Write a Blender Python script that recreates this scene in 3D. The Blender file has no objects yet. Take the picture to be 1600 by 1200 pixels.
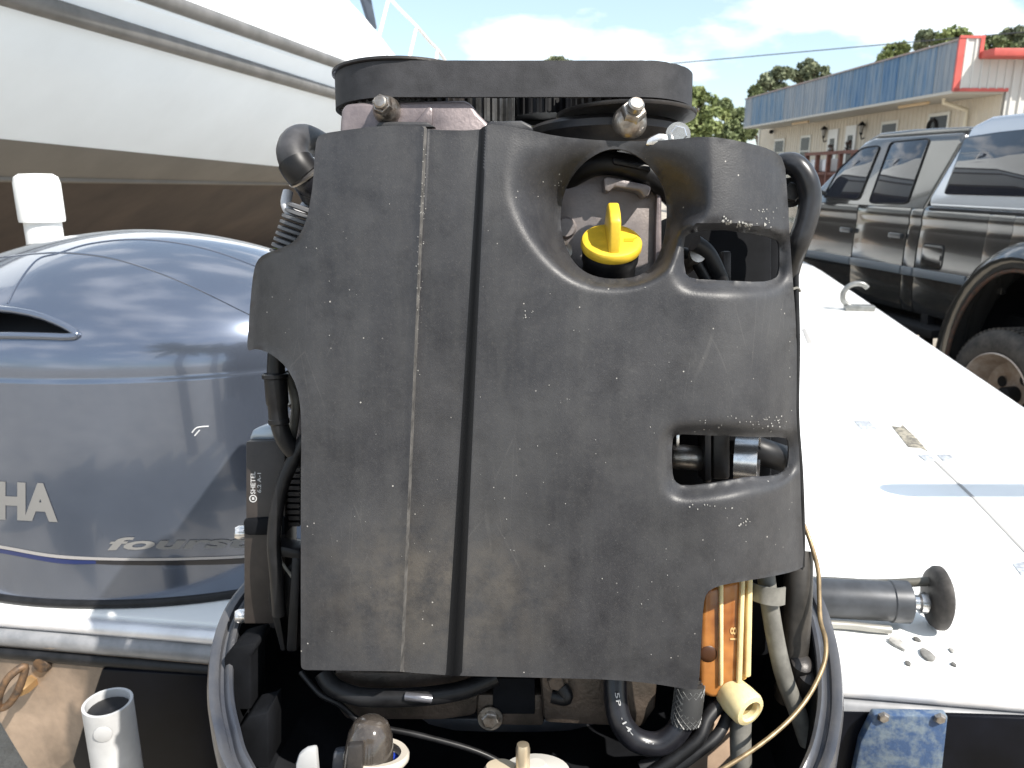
import bpy, bmesh, math, random
import numpy as np
from mathutils import Vector, Matrix, Euler, noise
from mathutils.geometry import delaunay_2d_cdt

scene = bpy.context.scene
COL = scene.collection
random.seed(7)

# ------------------------------------------------------------------ camera, sky, sun, exposure
FPX = 1230.0                      # focal length in pixels of the 1600 px wide photograph
PITCH = math.radians(15.0)
CAM = Vector((0.0, 0.0, 1.70))
cam_data = bpy.data.cameras.new('camera')
cam_data.sensor_width = 36.0
cam_data.lens = 36.0 * FPX / 1600.0
cam_data.clip_start = 0.02
cam_data.clip_end = 2000.0
cam_data.dof.use_dof = True
cam_data.dof.focus_distance = 0.66
cam_data.dof.aperture_fstop = 17.0
cam = bpy.data.objects.new('camera', cam_data)
cam.location = CAM
cam.rotation_euler = (math.radians(90.0) - PITCH, 0, 0)
COL.objects.link(cam)
scene.camera = cam

SUN_DIR = Vector((0.50, -0.44, 0.745)).normalized()      # towards the sun
SUN_EL = math.asin(SUN_DIR.z)
SUN_AZ = math.atan2(SUN_DIR.x, SUN_DIR.y)

world = bpy.data.worlds.new('World')
scene.world = world
world.use_nodes = True
nt = world.node_tree
nt.nodes.clear()
w_out = nt.nodes.new('ShaderNodeOutputWorld')
w_bg = nt.nodes.new('ShaderNodeBackground')
w_sky = nt.nodes.new('ShaderNodeTexSky')
w_sky.sky_type = 'NISHITA'
w_sky.sun_disc = False
w_sky.sun_elevation = SUN_EL
w_sky.sun_rotation = SUN_AZ
w_sky.air_density = 1.0
w_sky.dust_density = 0.7
w_sky.ozone_density = 1.0
w_bg.inputs['Strength'].default_value = 0.095
w_tc = nt.nodes.new('ShaderNodeTexCoord')
w_map = nt.nodes.new('ShaderNodeMapping')
w_map.inputs['Scale'].default_value = (1.0, 1.0, 2.6)
w_map.inputs['Location'].default_value = (4.2, 0.3, 1.1)
w_n = nt.nodes.new('ShaderNodeTexNoise')
w_n.inputs['Scale'].default_value = 4.2
w_n.inputs['Detail'].default_value = 9.0
w_n.inputs['Roughness'].default_value = 0.52
w_r = nt.nodes.new('ShaderNodeValToRGB')
w_r.color_ramp.elements[0].position = 0.485
w_r.color_ramp.elements[1].position = 0.66
w_mix = nt.nodes.new('ShaderNodeMix')
w_mix.data_type = 'RGBA'
w_mix.inputs[7].default_value = (11.5, 11.5, 11.6, 1)
w_f = nt.nodes.new('ShaderNodeMath')
w_f.operation = 'MULTIPLY'
w_f.inputs[1].default_value = 0.85
nt.links.new(w_tc.outputs['Generated'], w_map.inputs['Vector'])
nt.links.new(w_map.outputs['Vector'], w_n.inputs['Vector'])
nt.links.new(w_n.outputs['Fac'], w_r.inputs['Fac'])
nt.links.new(w_r.outputs['Color'], w_f.inputs[0])
nt.links.new(w_f.outputs[0], w_mix.inputs[0])
w_hz = nt.nodes.new('ShaderNodeMix')          # thin summer haze over the whole sky
w_hz.data_type = 'RGBA'
w_hz.inputs[0].default_value = 0.35
w_hz.inputs[7].default_value = (5.6, 7.2, 8.6, 1)
nt.links.new(w_sky.outputs['Color'], w_hz.inputs[6])
nt.links.new(w_hz.outputs[2], w_mix.inputs[6])
nt.links.new(w_mix.outputs[2], w_bg.inputs['Color'])
nt.links.new(w_bg.outputs[0], w_out.inputs['Surface'])

sun_data = bpy.data.lights.new('sun', 'SUN')
sun_data.energy = 4.5
sun_data.angle = math.radians(0.53)
sun_data.color = (1.0, 0.95, 0.87)
sun = bpy.data.objects.new('sun', sun_data)
sun.rotation_euler = (-SUN_DIR).to_track_quat('-Z', 'Y').to_euler()
sun.location = (3, -4, 8)
COL.objects.link(sun)

vs = scene.view_settings
scene.cycles.max_bounces = 6
scene.cycles.diffuse_bounces = 3
scene.cycles.glossy_bounces = 3
scene.cycles.transmission_bounces = 4
vs.view_transform = 'Standard'
vs.look = 'None'
vs.gamma = 1.0
vs.use_curve_mapping = False
vs.exposure = 0.95

# ------------------------------------------------------------------ helpers
def V(*a):
    return Vector(a)

def ray(u, v):
    dx = (u - 800.0) / FPX
    dy = (600.0 - v) / FPX
    c, s = math.cos(PITCH), math.sin(PITCH)
    return Vector((dx, c + dy * s, -s + dy * c))

def on_plane(u, v, p0, n):
    d = ray(u, v)
    k = n.dot(p0 - CAM) / n.dot(d)
    return CAM + d * k

def at_y(u, v, y):
    d = ray(u, v)
    return CAM + d * (y / d.y)

def at_z(u, v, z):
    d = ray(u, v)
    return CAM + d * ((z - CAM.z) / d.z)

MATS = {}
def mat(name, base, rough=0.5, metal=0.0, spec=0.5, coat=0.0, var=0.0, vscale=20.0, col2=None, bump=0.0, bscale=200.0,
        rvar=0.0, trans=0.0, ior=1.45, sss=0.0, detail=6.0, stretch=None, lo=0.35, hi=0.65):
    if name in MATS:
        return MATS[name]
    m = bpy.data.materials.new(name)
    m.use_nodes = True
    t = m.node_tree
    b = t.nodes['Principled BSDF']
    b.inputs['Base Color'].default_value = (*base, 1)
    b.inputs['Roughness'].default_value = rough
    b.inputs['Metallic'].default_value = metal
    b.inputs['Specular IOR Level'].default_value = spec
    b.inputs['Coat Weight'].default_value = coat
    b.inputs['Coat Roughness'].default_value = 0.04
    b.inputs['Transmission Weight'].default_value = trans
    b.inputs['IOR'].default_value = ior
    if sss:
        b.inputs['Subsurface Weight'].default_value = sss
        b.inputs['Subsurface Radius'].default_value = (1.0, 0.6, 0.2)
        b.inputs['Subsurface Scale'].default_value = 0.01
    tc = t.nodes.new('ShaderNodeTexCoord')
    src = tc.outputs['Object']
    if stretch:
        mp = t.nodes.new('ShaderNodeMapping')
        mp.inputs['Scale'].default_value = stretch
        t.links.new(src, mp.inputs['Vector'])
        src = mp.outputs['Vector']
    if var or col2:
        n = t.nodes.new('ShaderNodeTexNoise')
        n.inputs['Scale'].default_value = vscale
        n.inputs['Detail'].default_value = detail
        n.inputs['Roughness'].default_value = 0.6
        t.links.new(src, n.inputs['Vector'])
        r = t.nodes.new('ShaderNodeValToRGB')
        r.color_ramp.elements[0].position = lo
        r.color_ramp.elements[1].position = hi
        if col2 is None:
            r.color_ramp.elements[0].color = (*[c * (1 - var) for c in base], 1)
            r.color_ramp.elements[1].color = (*[min(1, c * (1 + var)) for c in base], 1)
        else:
            r.color_ramp.elements[0].color = (*base, 1)
            r.color_ramp.elements[1].color = (*col2, 1)
        t.links.new(n.outputs['Fac'], r.inputs['Fac'])
        t.links.new(r.outputs['Color'], b.inputs['Base Color'])
        if rvar:
            mr = t.nodes.new('ShaderNodeMapRange')
            mr.inputs['To Min'].default_value = max(0.02, rough - rvar)
            mr.inputs['To Max'].default_value = min(1, rough + rvar)
            t.links.new(n.outputs['Fac'], mr.inputs['Value'])
            t.links.new(mr.outputs['Result'], b.inputs['Roughness'])
    if bump:
        n2 = t.nodes.new('ShaderNodeTexNoise')
        n2.inputs['Scale'].default_value = bscale
        n2.inputs['Detail'].default_value = 4
        t.links.new(src, n2.inputs['Vector'])
        bp = t.nodes.new('ShaderNodeBump')
        bp.inputs['Strength'].default_value = bump
        bp.inputs['Distance'].default_value = 1.0 / bscale
        t.links.new(n2.outputs['Fac'], bp.inputs['Height'])
        t.links.new(bp.outputs['Normal'], b.inputs['Normal'])
    MATS[name] = m
    return m

def link(name, me, parent=None):
    o = bpy.data.objects.new(name, me)
    COL.objects.link(o)
    if parent is not None:
        o.parent = parent
    return o

def obj(name, verts, faces, m, parent=None, smooth=None, bevel=0.0, bseg=2, normals=True):
    me = bpy.data.meshes.new(name)
    me.from_pydata([tuple(v) for v in verts], [], [tuple(f) for f in faces])
    if normals or bevel:
        bm = bmesh.new()
        bm.from_mesh(me)
        bmesh.ops.recalc_face_normals(bm, faces=bm.faces)
        if bevel:
            es = [e for e in bm.edges if len(e.link_faces) == 2 and e.calc_face_angle(0) > 0.5]
            bmesh.ops.bevel(bm, geom=es, offset=bevel, segments=bseg, affect='EDGES', profile=0.5, clamp_overlap=True)
        bm.to_mesh(me)
        bm.free()
    if m is not None:
        me.materials.append(m)
    if smooth is None and bevel:
        smooth = 40
    if smooth:
        me.polygons.foreach_set('use_smooth', [True] * len(me.polygons))
        me.set_sharp_from_angle(angle=math.radians(smooth))
    return link(name, me, parent)

def join_vf(*parts):
    vv, ff = [], []
    for v, f in parts:
        o = len(vv)
        vv += [tuple(x) for x in v]
        ff += [tuple(i + o for i in g) for g in f]
    return vv, ff

def box_vf(a, b):
    x0, y0, z0 = a
    x1, y1, z1 = b
    v = [(x0, y0, z0), (x1, y0, z0), (x1, y1, z0), (x0, y1, z0), (x0, y0, z1), (x1, y0, z1), (x1, y1, z1), (x0, y1, z1)]
    f = [(0, 3, 2, 1), (4, 5, 6, 7), (0, 1, 5, 4), (1, 2, 6, 5), (2, 3, 7, 6), (3, 0, 4, 7)]
    return v, f

def prism_vf(poly, vec):
    n = len(poly)
    vec = Vector(vec)
    v = [Vector(p) for p in poly] + [Vector(p) + vec for p in poly]
    f = [tuple(range(n)), tuple(range(2 * n - 1, n - 1, -1))]
    for i in range(n):
        j = (i + 1) % n
        f.append((i, i + n, j + n, j))
    return v, f

def catmull(pts, sub=6, closed=False):
    pts = [Vector(p) for p in pts]
    n = len(pts)
    if n < 3:
        return [pts[0].lerp(pts[-1], i / sub) for i in range(sub + 1)]
    out = []
    rng = n if closed else n - 1
    for i in range(rng):
        if closed:
            p0, p1, p2, p3 = pts[(i - 1) % n], pts[i], pts[(i + 1) % n], pts[(i + 2) % n]
        else:
            p0, p1, p2, p3 = pts[max(i - 1, 0)], pts[i], pts[i + 1], pts[min(i + 2, n - 1)]
        for k in range(sub):
            t = k / sub
            out.append(0.5 * ((2 * p1) + (p2 - p0) * t + (2 * p0 - 5 * p1 + 4 * p2 - p3) * t * t + (3 * p1 - p0 - 3 * p2 + p3) * t ** 3))
    if not closed:
        out.append(pts[-1])
    return out

def tube_vf(pts, r, seg=12, sub=6, closed=False, prof=None, smooth_path=True):
    path = catmull(pts, sub, closed) if smooth_path else [Vector(p) for p in pts]
    n = len(path)
    if not isinstance(r, (list, tuple)):
        rr = [r] * n
    else:
        rr = [np.interp(i / (n - 1), np.linspace(0, 1, len(r)), r) for i in range(n)]
    tang = []
    for i in range(n):
        a = path[(i - 1) % n] if (closed or i > 0) else path[i]
        b = path[(i + 1) % n] if (closed or i < n - 1) else path[i]
        tang.append((b - a).normalized())
    up = Vector((0, 0, 1)) if abs(tang[0].z) < 0.9 else Vector((0, 1, 0))
    nrm = (up - tang[0] * up.dot(tang[0])).normalized()
    vv, ff = [], []
    for i in range(n):
        if i:
            q = tang[i - 1].rotation_difference(tang[i])
            nrm = q @ nrm
            nrm = (nrm - tang[i] * nrm.dot(tang[i])).normalized()
        bn = tang[i].cross(nrm)
        for k in range(seg):
            a = 2 * math.pi * k / seg
            vv.append(path[i] + (nrm * math.cos(a) + bn * math.sin(a)) * rr[i])
    m = n if closed else n - 1
    for i in range(m):
        for k in range(seg):
            a, b = i * seg + k, i * seg + (k + 1) % seg
            j = ((i + 1) % n) * seg
            ff.append((a, b, j + (k + 1) % seg, j + k))
    if not closed:
        ff.append(tuple(range(seg - 1, -1, -1)))
        ff.append(tuple(range((n - 1) * seg, n * seg)))
    return vv, ff

def tube(name, pts, r, m, parent=None, seg=12, sub=6, closed=False, smooth_path=True):
    v, f = tube_vf(pts, r, seg, sub, closed, None, smooth_path)
    return obj(name, v, f, m, parent, smooth=50)

def lathe_vf(profile, origin, axis, seg=32, rot=0.0):
    axis = Vector(axis).normalized()
    ref = Vector((0, 0, 1)) if abs(axis.z) < 0.9 else Vector((0, 1, 0))
    e1 = (ref - axis * ref.dot(axis)).normalized()
    e2 = axis.cross(e1)
    origin = Vector(origin)
    vv, ff, ring = [], [], []
    for (r, h) in profile:
        if r <= 1e-7:
            ring.append([len(vv)])
            vv.append(origin + axis * h)
        else:
            ring.append(list(range(len(vv), len(vv) + seg)))
            for k in range(seg):
                a = 2 * math.pi * k / seg + rot
                vv.append(origin + axis * h + (e1 * math.cos(a) + e2 * math.sin(a)) * r)
    for A, B in zip(ring[:-1], ring[1:]):
        if len(A) == 1 and len(B) == 1:
            continue
        for k in range(seg):
            k2 = (k + 1) % seg
            if len(A) == 1:
                ff.append((A[0], B[k2], B[k]))
            elif len(B) == 1:
                ff.append((A[k], A[k2], B[0]))
            else:
                ff.append((A[k], A[k2], B[k2], B[k]))
    return vv, ff

def lathe(name, profile, origin, axis, m, parent=None, seg=32, rot=0.0, smooth=40):
    v, f = lathe_vf(profile, origin, axis, seg, rot)
    return obj(name, v, f, m, parent, smooth=smooth)

def empty(name, loc=(0, 0, 0), rot=None, label=None, cat=None, group=None, kind=None):
    o = bpy.data.objects.new(name, None)
    o.location = loc
    if rot is not None:
        o.rotation_euler = rot
    COL.objects.link(o)
    return tag(o, label, cat, group, kind)

def tag(o, label=None, cat=None, group=None, kind=None):
    if label: o['label'] = label
    if cat: o['category'] = cat
    if group: o['group'] = group
    if kind: o['kind'] = kind
    return o

def chaikin(poly, it=2):
    p = [tuple(x) for x in poly]
    for _ in range(it):
        q = []
        n = len(p)
        for i in range(n):
            a, b = p[i], p[(i + 1) % n]
            q.append(tuple(a[k] * .75 + b[k] * .25 for k in range(len(a))))
            q.append(tuple(a[k] * .25 + b[k] * .75 for k in range(len(a))))
        p = q
    return p

def resample(poly, step):
    out = []
    n = len(poly)
    for i in range(n):
        a, b = poly[i], poly[(i + 1) % n]
        d = math.hypot(b[0] - a[0], b[1] - a[1])
        k = max(1, int(round(d / step)))
        for j in range(k):
            t = j / k
            out.append((a[0] + (b[0] - a[0]) * t, a[1] + (b[1] - a[1]) * t))
    return out

def in_poly(px, py, poly):
    px = np.asarray(px); py = np.asarray(py)
    c = np.zeros(px.shape, bool)
    n = len(poly)
    for i in range(n):
        x0, y0 = poly[i]
        x1, y1 = poly[(i + 1) % n]
        if y0 == y1:
            continue
        cond = ((y0 > py) != (y1 > py)) & (px < (x1 - x0) * (py - y0) / (y1 - y0) + x0)
        c ^= cond
    return c

def dist_poly(px, py, poly):
    px = np.asarray(px, float); py = np.asarray(py, float)
    d = np.full(px.shape, 1e9)
    n = len(poly)
    for i in range(n):
        x0, y0 = poly[i]
        x1, y1 = poly[(i + 1) % n]
        dx, dy = x1 - x0, y1 - y0
        L = dx * dx + dy * dy + 1e-12
        t = np.clip(((px - x0) * dx + (py - y0) * dy) / L, 0, 1)
        d = np.minimum(d, np.hypot(px - x0 - t * dx, py - y0 - t * dy))
    return d

def sstep(a, b, x):
    t = np.clip((x - a) / (b - a), 0, 1)
    return t * t * (3 - 2 * t)

def text_mesh(s, size=1.0, offset=0.0, extrude=0.0, shear=0.0, space=1.0):
    cu = bpy.data.curves.new('lettering', 'FONT')
    cu.body = s
    cu.size = size
    cu.offset = offset
    cu.extrude = extrude
    cu.shear = shear
    cu.space_character = space
    cu.resolution_u = 3
    o = bpy.data.objects.new('lettering_tmp', cu)
    COL.objects.link(o)
    dg = bpy.context.evaluated_depsgraph_get()
    me = bpy.data.meshes.new_from_object(o.evaluated_get(dg))
    v = [tuple(p.co) for p in me.vertices]
    f = [tuple(p.vertices) for p in me.polygons]
    bpy.data.objects.remove(o)
    bpy.data.curves.remove(cu)
    bpy.data.meshes.remove(me)
    return v, f

# ------------------------------------------------------------------ materials
M_gravel = mat('sandy_gravel', (0.35, 0.315, 0.265), 0.9, var=0.3, vscale=1.3, bump=0.5, bscale=30, spec=0.2, detail=10)
M_white_gel = mat('white_gelcoat', (0.80, 0.80, 0.78), 0.28, coat=0.3, var=0.025, vscale=6)
M_black_rubber = mat('black_rubber', (0.010, 0.010, 0.011), 0.42, spec=.35, var=0.5, vscale=40, rvar=0.12)
M_belt = mat('belt_rubber', (0.030, 0.030, 0.033), 0.62, var=0.25, vscale=60, bump=0.15, bscale=900, rvar=0.08, spec=0.3)
M_black_plastic = mat('black_plastic', (0.008, 0.008, 0.009), 0.42, spec=.35, var=0.4, vscale=50)
M_dark_metal = mat('dark_painted_metal', (0.022, 0.021, 0.023), 0.42, metal=0.35, col2=(0.05, 0.044, 0.04), vscale=28, bump=0.1, bscale=350, rvar=0.1)
M_grey_metal = mat('grey_painted_casting', (0.16, 0.145, 0.15), 0.40, metal=0.35, col2=(0.25, 0.22, 0.21), vscale=24, bump=0.12, bscale=400, rvar=0.12)
M_plate = mat('bracket_casting', (0.13, 0.11, 0.115), 0.42, metal=0.4, col2=(0.25, 0.21, 0.21), vscale=30, bump=0.12, bscale=350, rvar=0.12)
M_steel = mat('weathered_steel', (0.42, 0.40, 0.37), 0.34, metal=0.9, col2=(0.22, 0.18, 0.15), vscale=90, bump=0.15, bscale=600)
M_bright = mat('bright_metal', (0.72, 0.70, 0.68), 0.25, metal=0.9, var=0.15, vscale=60)
M_yellow = mat('yellow_plastic', (0.66, 0.44, 0.035), 0.38, var=0.14, vscale=70, bump=0.06, bscale=500)
M_grey_hose = mat('grey_hose', (0.14, 0.135, 0.12), 0.55, var=0.25, vscale=60)
M_crank = mat('stained_aluminium', (0.055, 0.045, 0.036), 0.5, metal=0.5, col2=(0.13, 0.10, 0.08), vscale=22, bump=0.2, bscale=250, rvar=0.1)
M_pan = mat('pan_paint', (0.045, 0.05, 0.064), 0.33, metal=0.3, coat=0.2, col2=(0.09, 0.09, 0.095), vscale=16, rvar=0.1, bump=0.06, bscale=300)
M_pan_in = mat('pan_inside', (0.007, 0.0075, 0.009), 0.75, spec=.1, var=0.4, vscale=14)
M_cream = mat('cream_nylon', (0.64, 0.54, 0.30), 0.4, sss=0.3, var=0.12, vscale=60)

def cover_material():
    m = bpy.data.materials.new('dusty_black_cover')
    m.use_nodes = True
    t = m.node_tree
    N, L = t.nodes.new, t.links.new
    b = t.nodes['Principled BSDF']
    tc = N('ShaderNodeTexCoord')
    P = tc.outputs['Object']
    def noise_(sc, det=5, rough=0.6, vec=P):
        n = N('ShaderNodeTexNoise'); n.inputs['Scale'].default_value = sc; n.inputs['Detail'].default_value = det
        n.inputs['Roughness'].default_value = rough; L(vec, n.inputs['Vector']); return n.outputs['Fac']
    def mr(x, a, b_, c=0.0, d=1.0):
        n = N('ShaderNodeMapRange'); n.inputs['From Min'].default_value = a; n.inputs['From Max'].default_value = b_
        n.inputs['To Min'].default_value = c; n.inputs['To Max'].default_value = d; L(x, n.inputs['Value']); return n.outputs['Result']
    def mul(x, y):
        n = N('ShaderNodeMath'); n.operation = 'MULTIPLY'; L(x, n.inputs[0])
        if isinstance(y, float): n.inputs[1].default_value = y
        else: L(y, n.inputs[1])
        return n.outputs[0]
    def mix(f, a, b_):
        n = N('ShaderNodeMix'); n.data_type = 'RGBA'
        L(f, n.inputs[0])
        for i, c in ((6, a), (7, b_)):
            if isinstance(c, tuple): n.inputs[i].default_value = (*c, 1)
            else: L(c, n.inputs[i])
        return n.outputs[2]
    base = mix(mr(noise_(12, 9, .66), .34, .66), (0.018, 0.018, 0.021), (0.041, 0.041, 0.044))
    # vertical streaks of dust
    mp = N('ShaderNodeMapping'); mp.inputs['Scale'].default_value = (60, 20, 5); L(P, mp.inputs['Vector'])
    base = mix(mul(mr(noise_(1.0, 6, .65, mp.outputs[0]), .45, .75), 0.55), base, (0.045, 0.045, 0.046))
    # dried brown mud low on the middle of the cover: a stain with its own outline
    sx = N('ShaderNodeSeparateXYZ'); L(P, sx.inputs[0])
    gx = N('ShaderNodeVectorMath'); gx.operation = 'DISTANCE'
    mp2 = N('ShaderNodeMapping'); mp2.inputs['Location'].default_value = (0.075, 0, 0.205); mp2.inputs['Scale'].default_value = (0.8, 0.0, 1.15)
    L(P, mp2.inputs['Vector']); L(mp2.outputs[0], gx.inputs[0])
    blot = mr(gx.outputs['Value'], 0.10, 0.015)
    blot = mul(blot, mr(noise_(38, 8, .7), .36, .62))
    base = mix(mul(blot, 0.8), base, (0.098, 0.086, 0.072))
    # fine speckle and paint flecks
    fine = mr(noise_(900, 2), .62, .72)
    base = mix(mul(fine, 0.34), base, (0.11, 0.105, 0.10))
    base = mix(mul(mr(noise_(230, 5, .7), .5, .68), 0.26), base, (0.058, 0.056, 0.055))
    base = mix(mul(mr(noise_(31, 7, .7), .52, .70), 0.45), base, (0.008, 0.008, 0.010))
    base = mix(mul(mr(noise_(7, 5, .6), .5, .70), 0.35), base, (0.056, 0.055, 0.054))
    vo = N('ShaderNodeTexVoronoi'); vo.inputs['Scale'].default_value = 105; L(P, vo.inputs['Vector'])
    fl = mr(vo.outputs['Distance'], 0.085, 0.05)
    fl = mul(fl, mr(noise_(16, 3), .545, .58))
    base = mix(mul(fl, 0.8), base, (0.42, 0.40, 0.37))
    # scratches
    for ang, sc, th in ((0.7, 9.0, 0.0055), (-0.5, 7.0, 0.005), (1.35, 8.0, 0.005)):
        mp3 = N('ShaderNodeMapping'); mp3.inputs['Rotation'].default_value = (0, ang, 0); mp3.inputs['Scale'].default_value = (sc, sc, sc * .22)
        L(P, mp3.inputs['Vector'])
        v2 = N('ShaderNodeTexVoronoi'); v2.feature = 'DISTANCE_TO_EDGE'; v2.inputs['Scale'].default_value = 2.3
        L(mp3.outputs[0], v2.inputs['Vector'])
        sc_ = mr(v2.outputs['Distance'], th, th * .3)
        sc_ = mul(sc_, mr(noise_(11 + ang, 4), .56, .64))
        base = mix(mul(sc_, 0.16), base, (0.13, 0.125, 0.12))
    L(base, b.inputs['Base Color'])
    L(mr(noise_(22, 7), .3, .7, .38, .54), b.inputs['Roughness'])
    b.inputs['Specular IOR Level'].default_value = 0.4
    bp = N('ShaderNodeBump'); bp.inputs['Strength'].default_value = 0.20; bp.inputs['Distance'].default_value = 0.0008
    L(noise_(700, 3), bp.inputs['Height']); L(bp.outputs[0], b.inputs['Normal'])
    return m
M_cover = cover_material()

# ------------------------------------------------------------------ ground
g = []
GN = 48
gv, gf = [], []
for j in range(GN + 1):
    for i in range(GN + 1):
        tx = (i / GN) * 2 - 1
        ty = (j / GN) * 2 - 1
        x = math.copysign(abs(tx) ** 2.4, tx) * 700
        y = math.copysign(abs(ty) ** 2.4, ty) * 700
        gv.append((x, y, 0.02 * noise.noise(Vector((x * .3, y * .3, 0))) if math.hypot(x, y) > 1 else 0))
for j in range(GN):
    for i in range(GN):
        a = j * (GN + 1) + i
        gf.append((a, a + 1, a + GN + 2, a + GN + 1))
tag(obj('ground', gv, gf, M_gravel, smooth=60), 'pale sandy gravel yard under the boats and truck', None, kind='structure')

# ------------------------------------------------------------------ the boat the engine hangs on
DECK_Z = 1.00
BA = Vector((0.1356, 0.9908, 0)).normalized()       # boat's forward axis
BT = Vector((BA.y, -BA.x, 0))                       # to starboard
BO = Vector((0.02, 1.056, 0))                       # middle of the aft deck edge
boat = empty('fishing_boat', (BO.x, BO.y, 0), (0, 0, math.atan2(BT.y, BT.x)),
             'white decked fishing boat on trailer that carries the uncovered outboard', 'boat')
BM_inv = Matrix.Translation(-boat.location.copy())
BR = Euler((0, 0, math.atan2(BT.y, BT.x))).to_matrix().transposed()
def B(p):            # world -> boat local
    return BR @ (Vector(p) - Vector((BO.x, BO.y, 0)))
def Bz(u, v, z=DECK_Z):
    return B(at_z(u, v, z))

p1, p2 = B(at_z(1600, 640, DECK_Z)), B(at_z(1255, 405, DECK_Z))
slope = (p2.x - p1.x) / (p2.y - p1.y)
def half(y):         # half beam of the deck
    w = p1.x + (y - p1.y) * slope
    if y > 5.0:
        w *= math.sqrt(max(0.0, 1 - ((y - 5.0) / 3.2) ** 2.2))
    return w
ys = [0, .3, .8, 1.5, 2.5, 3.5, 4.5, 5.2, 5.8, 6.4, 7.0, 7.4, 7.7, 7.95, 8.12, 8.19]
edge = [(half(y), y) for y in ys]
outline = edge + [(-x, y) for x, y in reversed(edge)]
# engine well notch is hidden behind the engine; the deck runs to the transom
dv = [(x, y, DECK_Z) for x, y in outline]
slot = [Bz(1393, 666), Bz(1412, 664), Bz(1452, 708), Bz(1425, 701)]
deck = obj('deck', *prism_vf(dv, (0, 0, -0.04)), M_white_gel, boat, bevel=0.006)
# hull below the deck: stations
M_hull_tan = mat('tan_gelcoat', (0.25, 0.185, 0.135), 0.3, coat=0.3, var=0.45, vscale=7, bump=0.05, bscale=40)
hv, hf = [], []
prof = [(0.985, 0.955), (0.83, 0.90), (0.745, 0.85), (0.70, 0.71), (0.62, 0.50), (0.0, 0.30)]
st = [(max(half(y) - 0.02, 0.004), y) for y in ys]
ring = []
for k, (w, y) in enumerate(st):
    row = []
    rise = 0.25 * (y / 8.2) ** 3
    for s_, z in prof:
        row.append((w * s_, y - (0.02 if k == 0 else 0) + (1 - s_) * 0.0, z + rise if z < .9 else z))
    full = row[:-1] + [row[-1]] + [(-x, yy, z) for x, yy, z in reversed(row[:-1])]
    ring.append(full)
n = len(ring[0])
for r_ in ring:
    hv += r_
for k in range(len(ring) - 1):
    for i in range(n - 1):
        hf.append((k * n + i, k * n + i + 1, (k + 1) * n + i + 1, (k + 1) * n + i))
hf.append(tuple(range(n)))
obj('hull', hv, hf, M_hull_tan, boat, smooth=30)
M_navy_shade = mat('black_gelcoat_and_shade', (0.003, 0.0035, 0.006), 0.35, spec=.15, var=0.5, vscale=8)
def TB(u, v, off=0.0):      # pixel -> transom plane (boat local y = -0.02-off)
    n_ = BA
    p0 = Vector((BO.x, BO.y, 0)) + BA * (-0.02 - off)
    q = on_plane(u, v, p0, n_)
    return B(q)
pn = [TB(158, 1046, .012), TB(420, 1062, .012), TB(560, 1072, .012), TB(860, 1096, .012), TB(1420, 1116, .012), TB(1760, 1130, .012), TB(1700, 1420, .012), TB(200, 1420, .012), TB(112, 1190, .012), TB(130, 1130, .012)]
obj('transom_panel', *prism_vf(pn, (0, 0.0115, 0)), M_navy_shade, boat, bevel=0.004)  # dark gelcoat plate; its port part also paints in the engine's shadow
# blue weathered patch bolted on the transom
M_bluepatch = mat('faded_blue_paint', (0.035, 0.07, 0.15), 0.5, col2=(0.13, 0.165, 0.20), vscale=70, detail=10, bump=0.15, bscale=120, lo=.42, hi=.62)
pp = [TB(1366, 1118, .03), TB(1482, 1120, .03), TB(1470, 1230, .03), TB(1330, 1230, .03), TB(1345, 1160, .03)]
patch = obj('mounting_plate', *prism_vf(pp, (0, 0.017, 0)), M_bluepatch, boat, bevel=0.003)
patch['label'] = 'faded blue mounting plate bolted to the dark transom'
for (u, v) in ((1380, 1120), (1468, 1122)):
    q = TB(u, v, .03)
    lathe('bolt', [(0, .006), (.006, .005), (.0085, .002), (.0085, 0)], q, (0, -1, 0), M_steel, boat, 6)
# rub rail around the deck edge: two stacked beads and a light cap
M_rail = mat('grey_vinyl_rail', (0.16, 0.165, 0.175), 0.35, coat=0.2, col2=(0.26, 0.26, 0.27), vscale=20)
M_alcap = mat('worn_aluminium', (0.70, 0.70, 0.72), 0.36, metal=0.35, var=0.12, vscale=12, rvar=.1)
railpath = [(x + .012, y, 0) for x, y in edge[::-1]] + [(0, -.012, 0)] + [(-x - .012, y, 0) for x, y in edge]
starb = [V(half(y) + .010, y, 0) for y in np.linspace(8.0, 0.0, 26)]
aft = [V(x, -.012, 0) for x in np.linspace(half(0) + .006, -half(0) - .006, 20)]
port = [V(-half(y) - .010, y, 0) for y in np.linspace(0.0, 8.0, 26)]
path = starb + aft[1:-1] + port
tube('rail_cap', [p + V(0, 0, DECK_Z - .016) for p in path], .0125, M_alcap, boat, seg=10, smooth_path=False)
tube('rub_rail', [p + V(0, 0, DECK_Z - .045) for p in path], .0185, M_rail, boat, seg=12, smooth_path=False)
tube('rail_bead', [p + V(0, -.004, DECK_Z - .074) for p in path], .0125, M_black_rubber, boat, seg=10, smooth_path=False)
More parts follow.
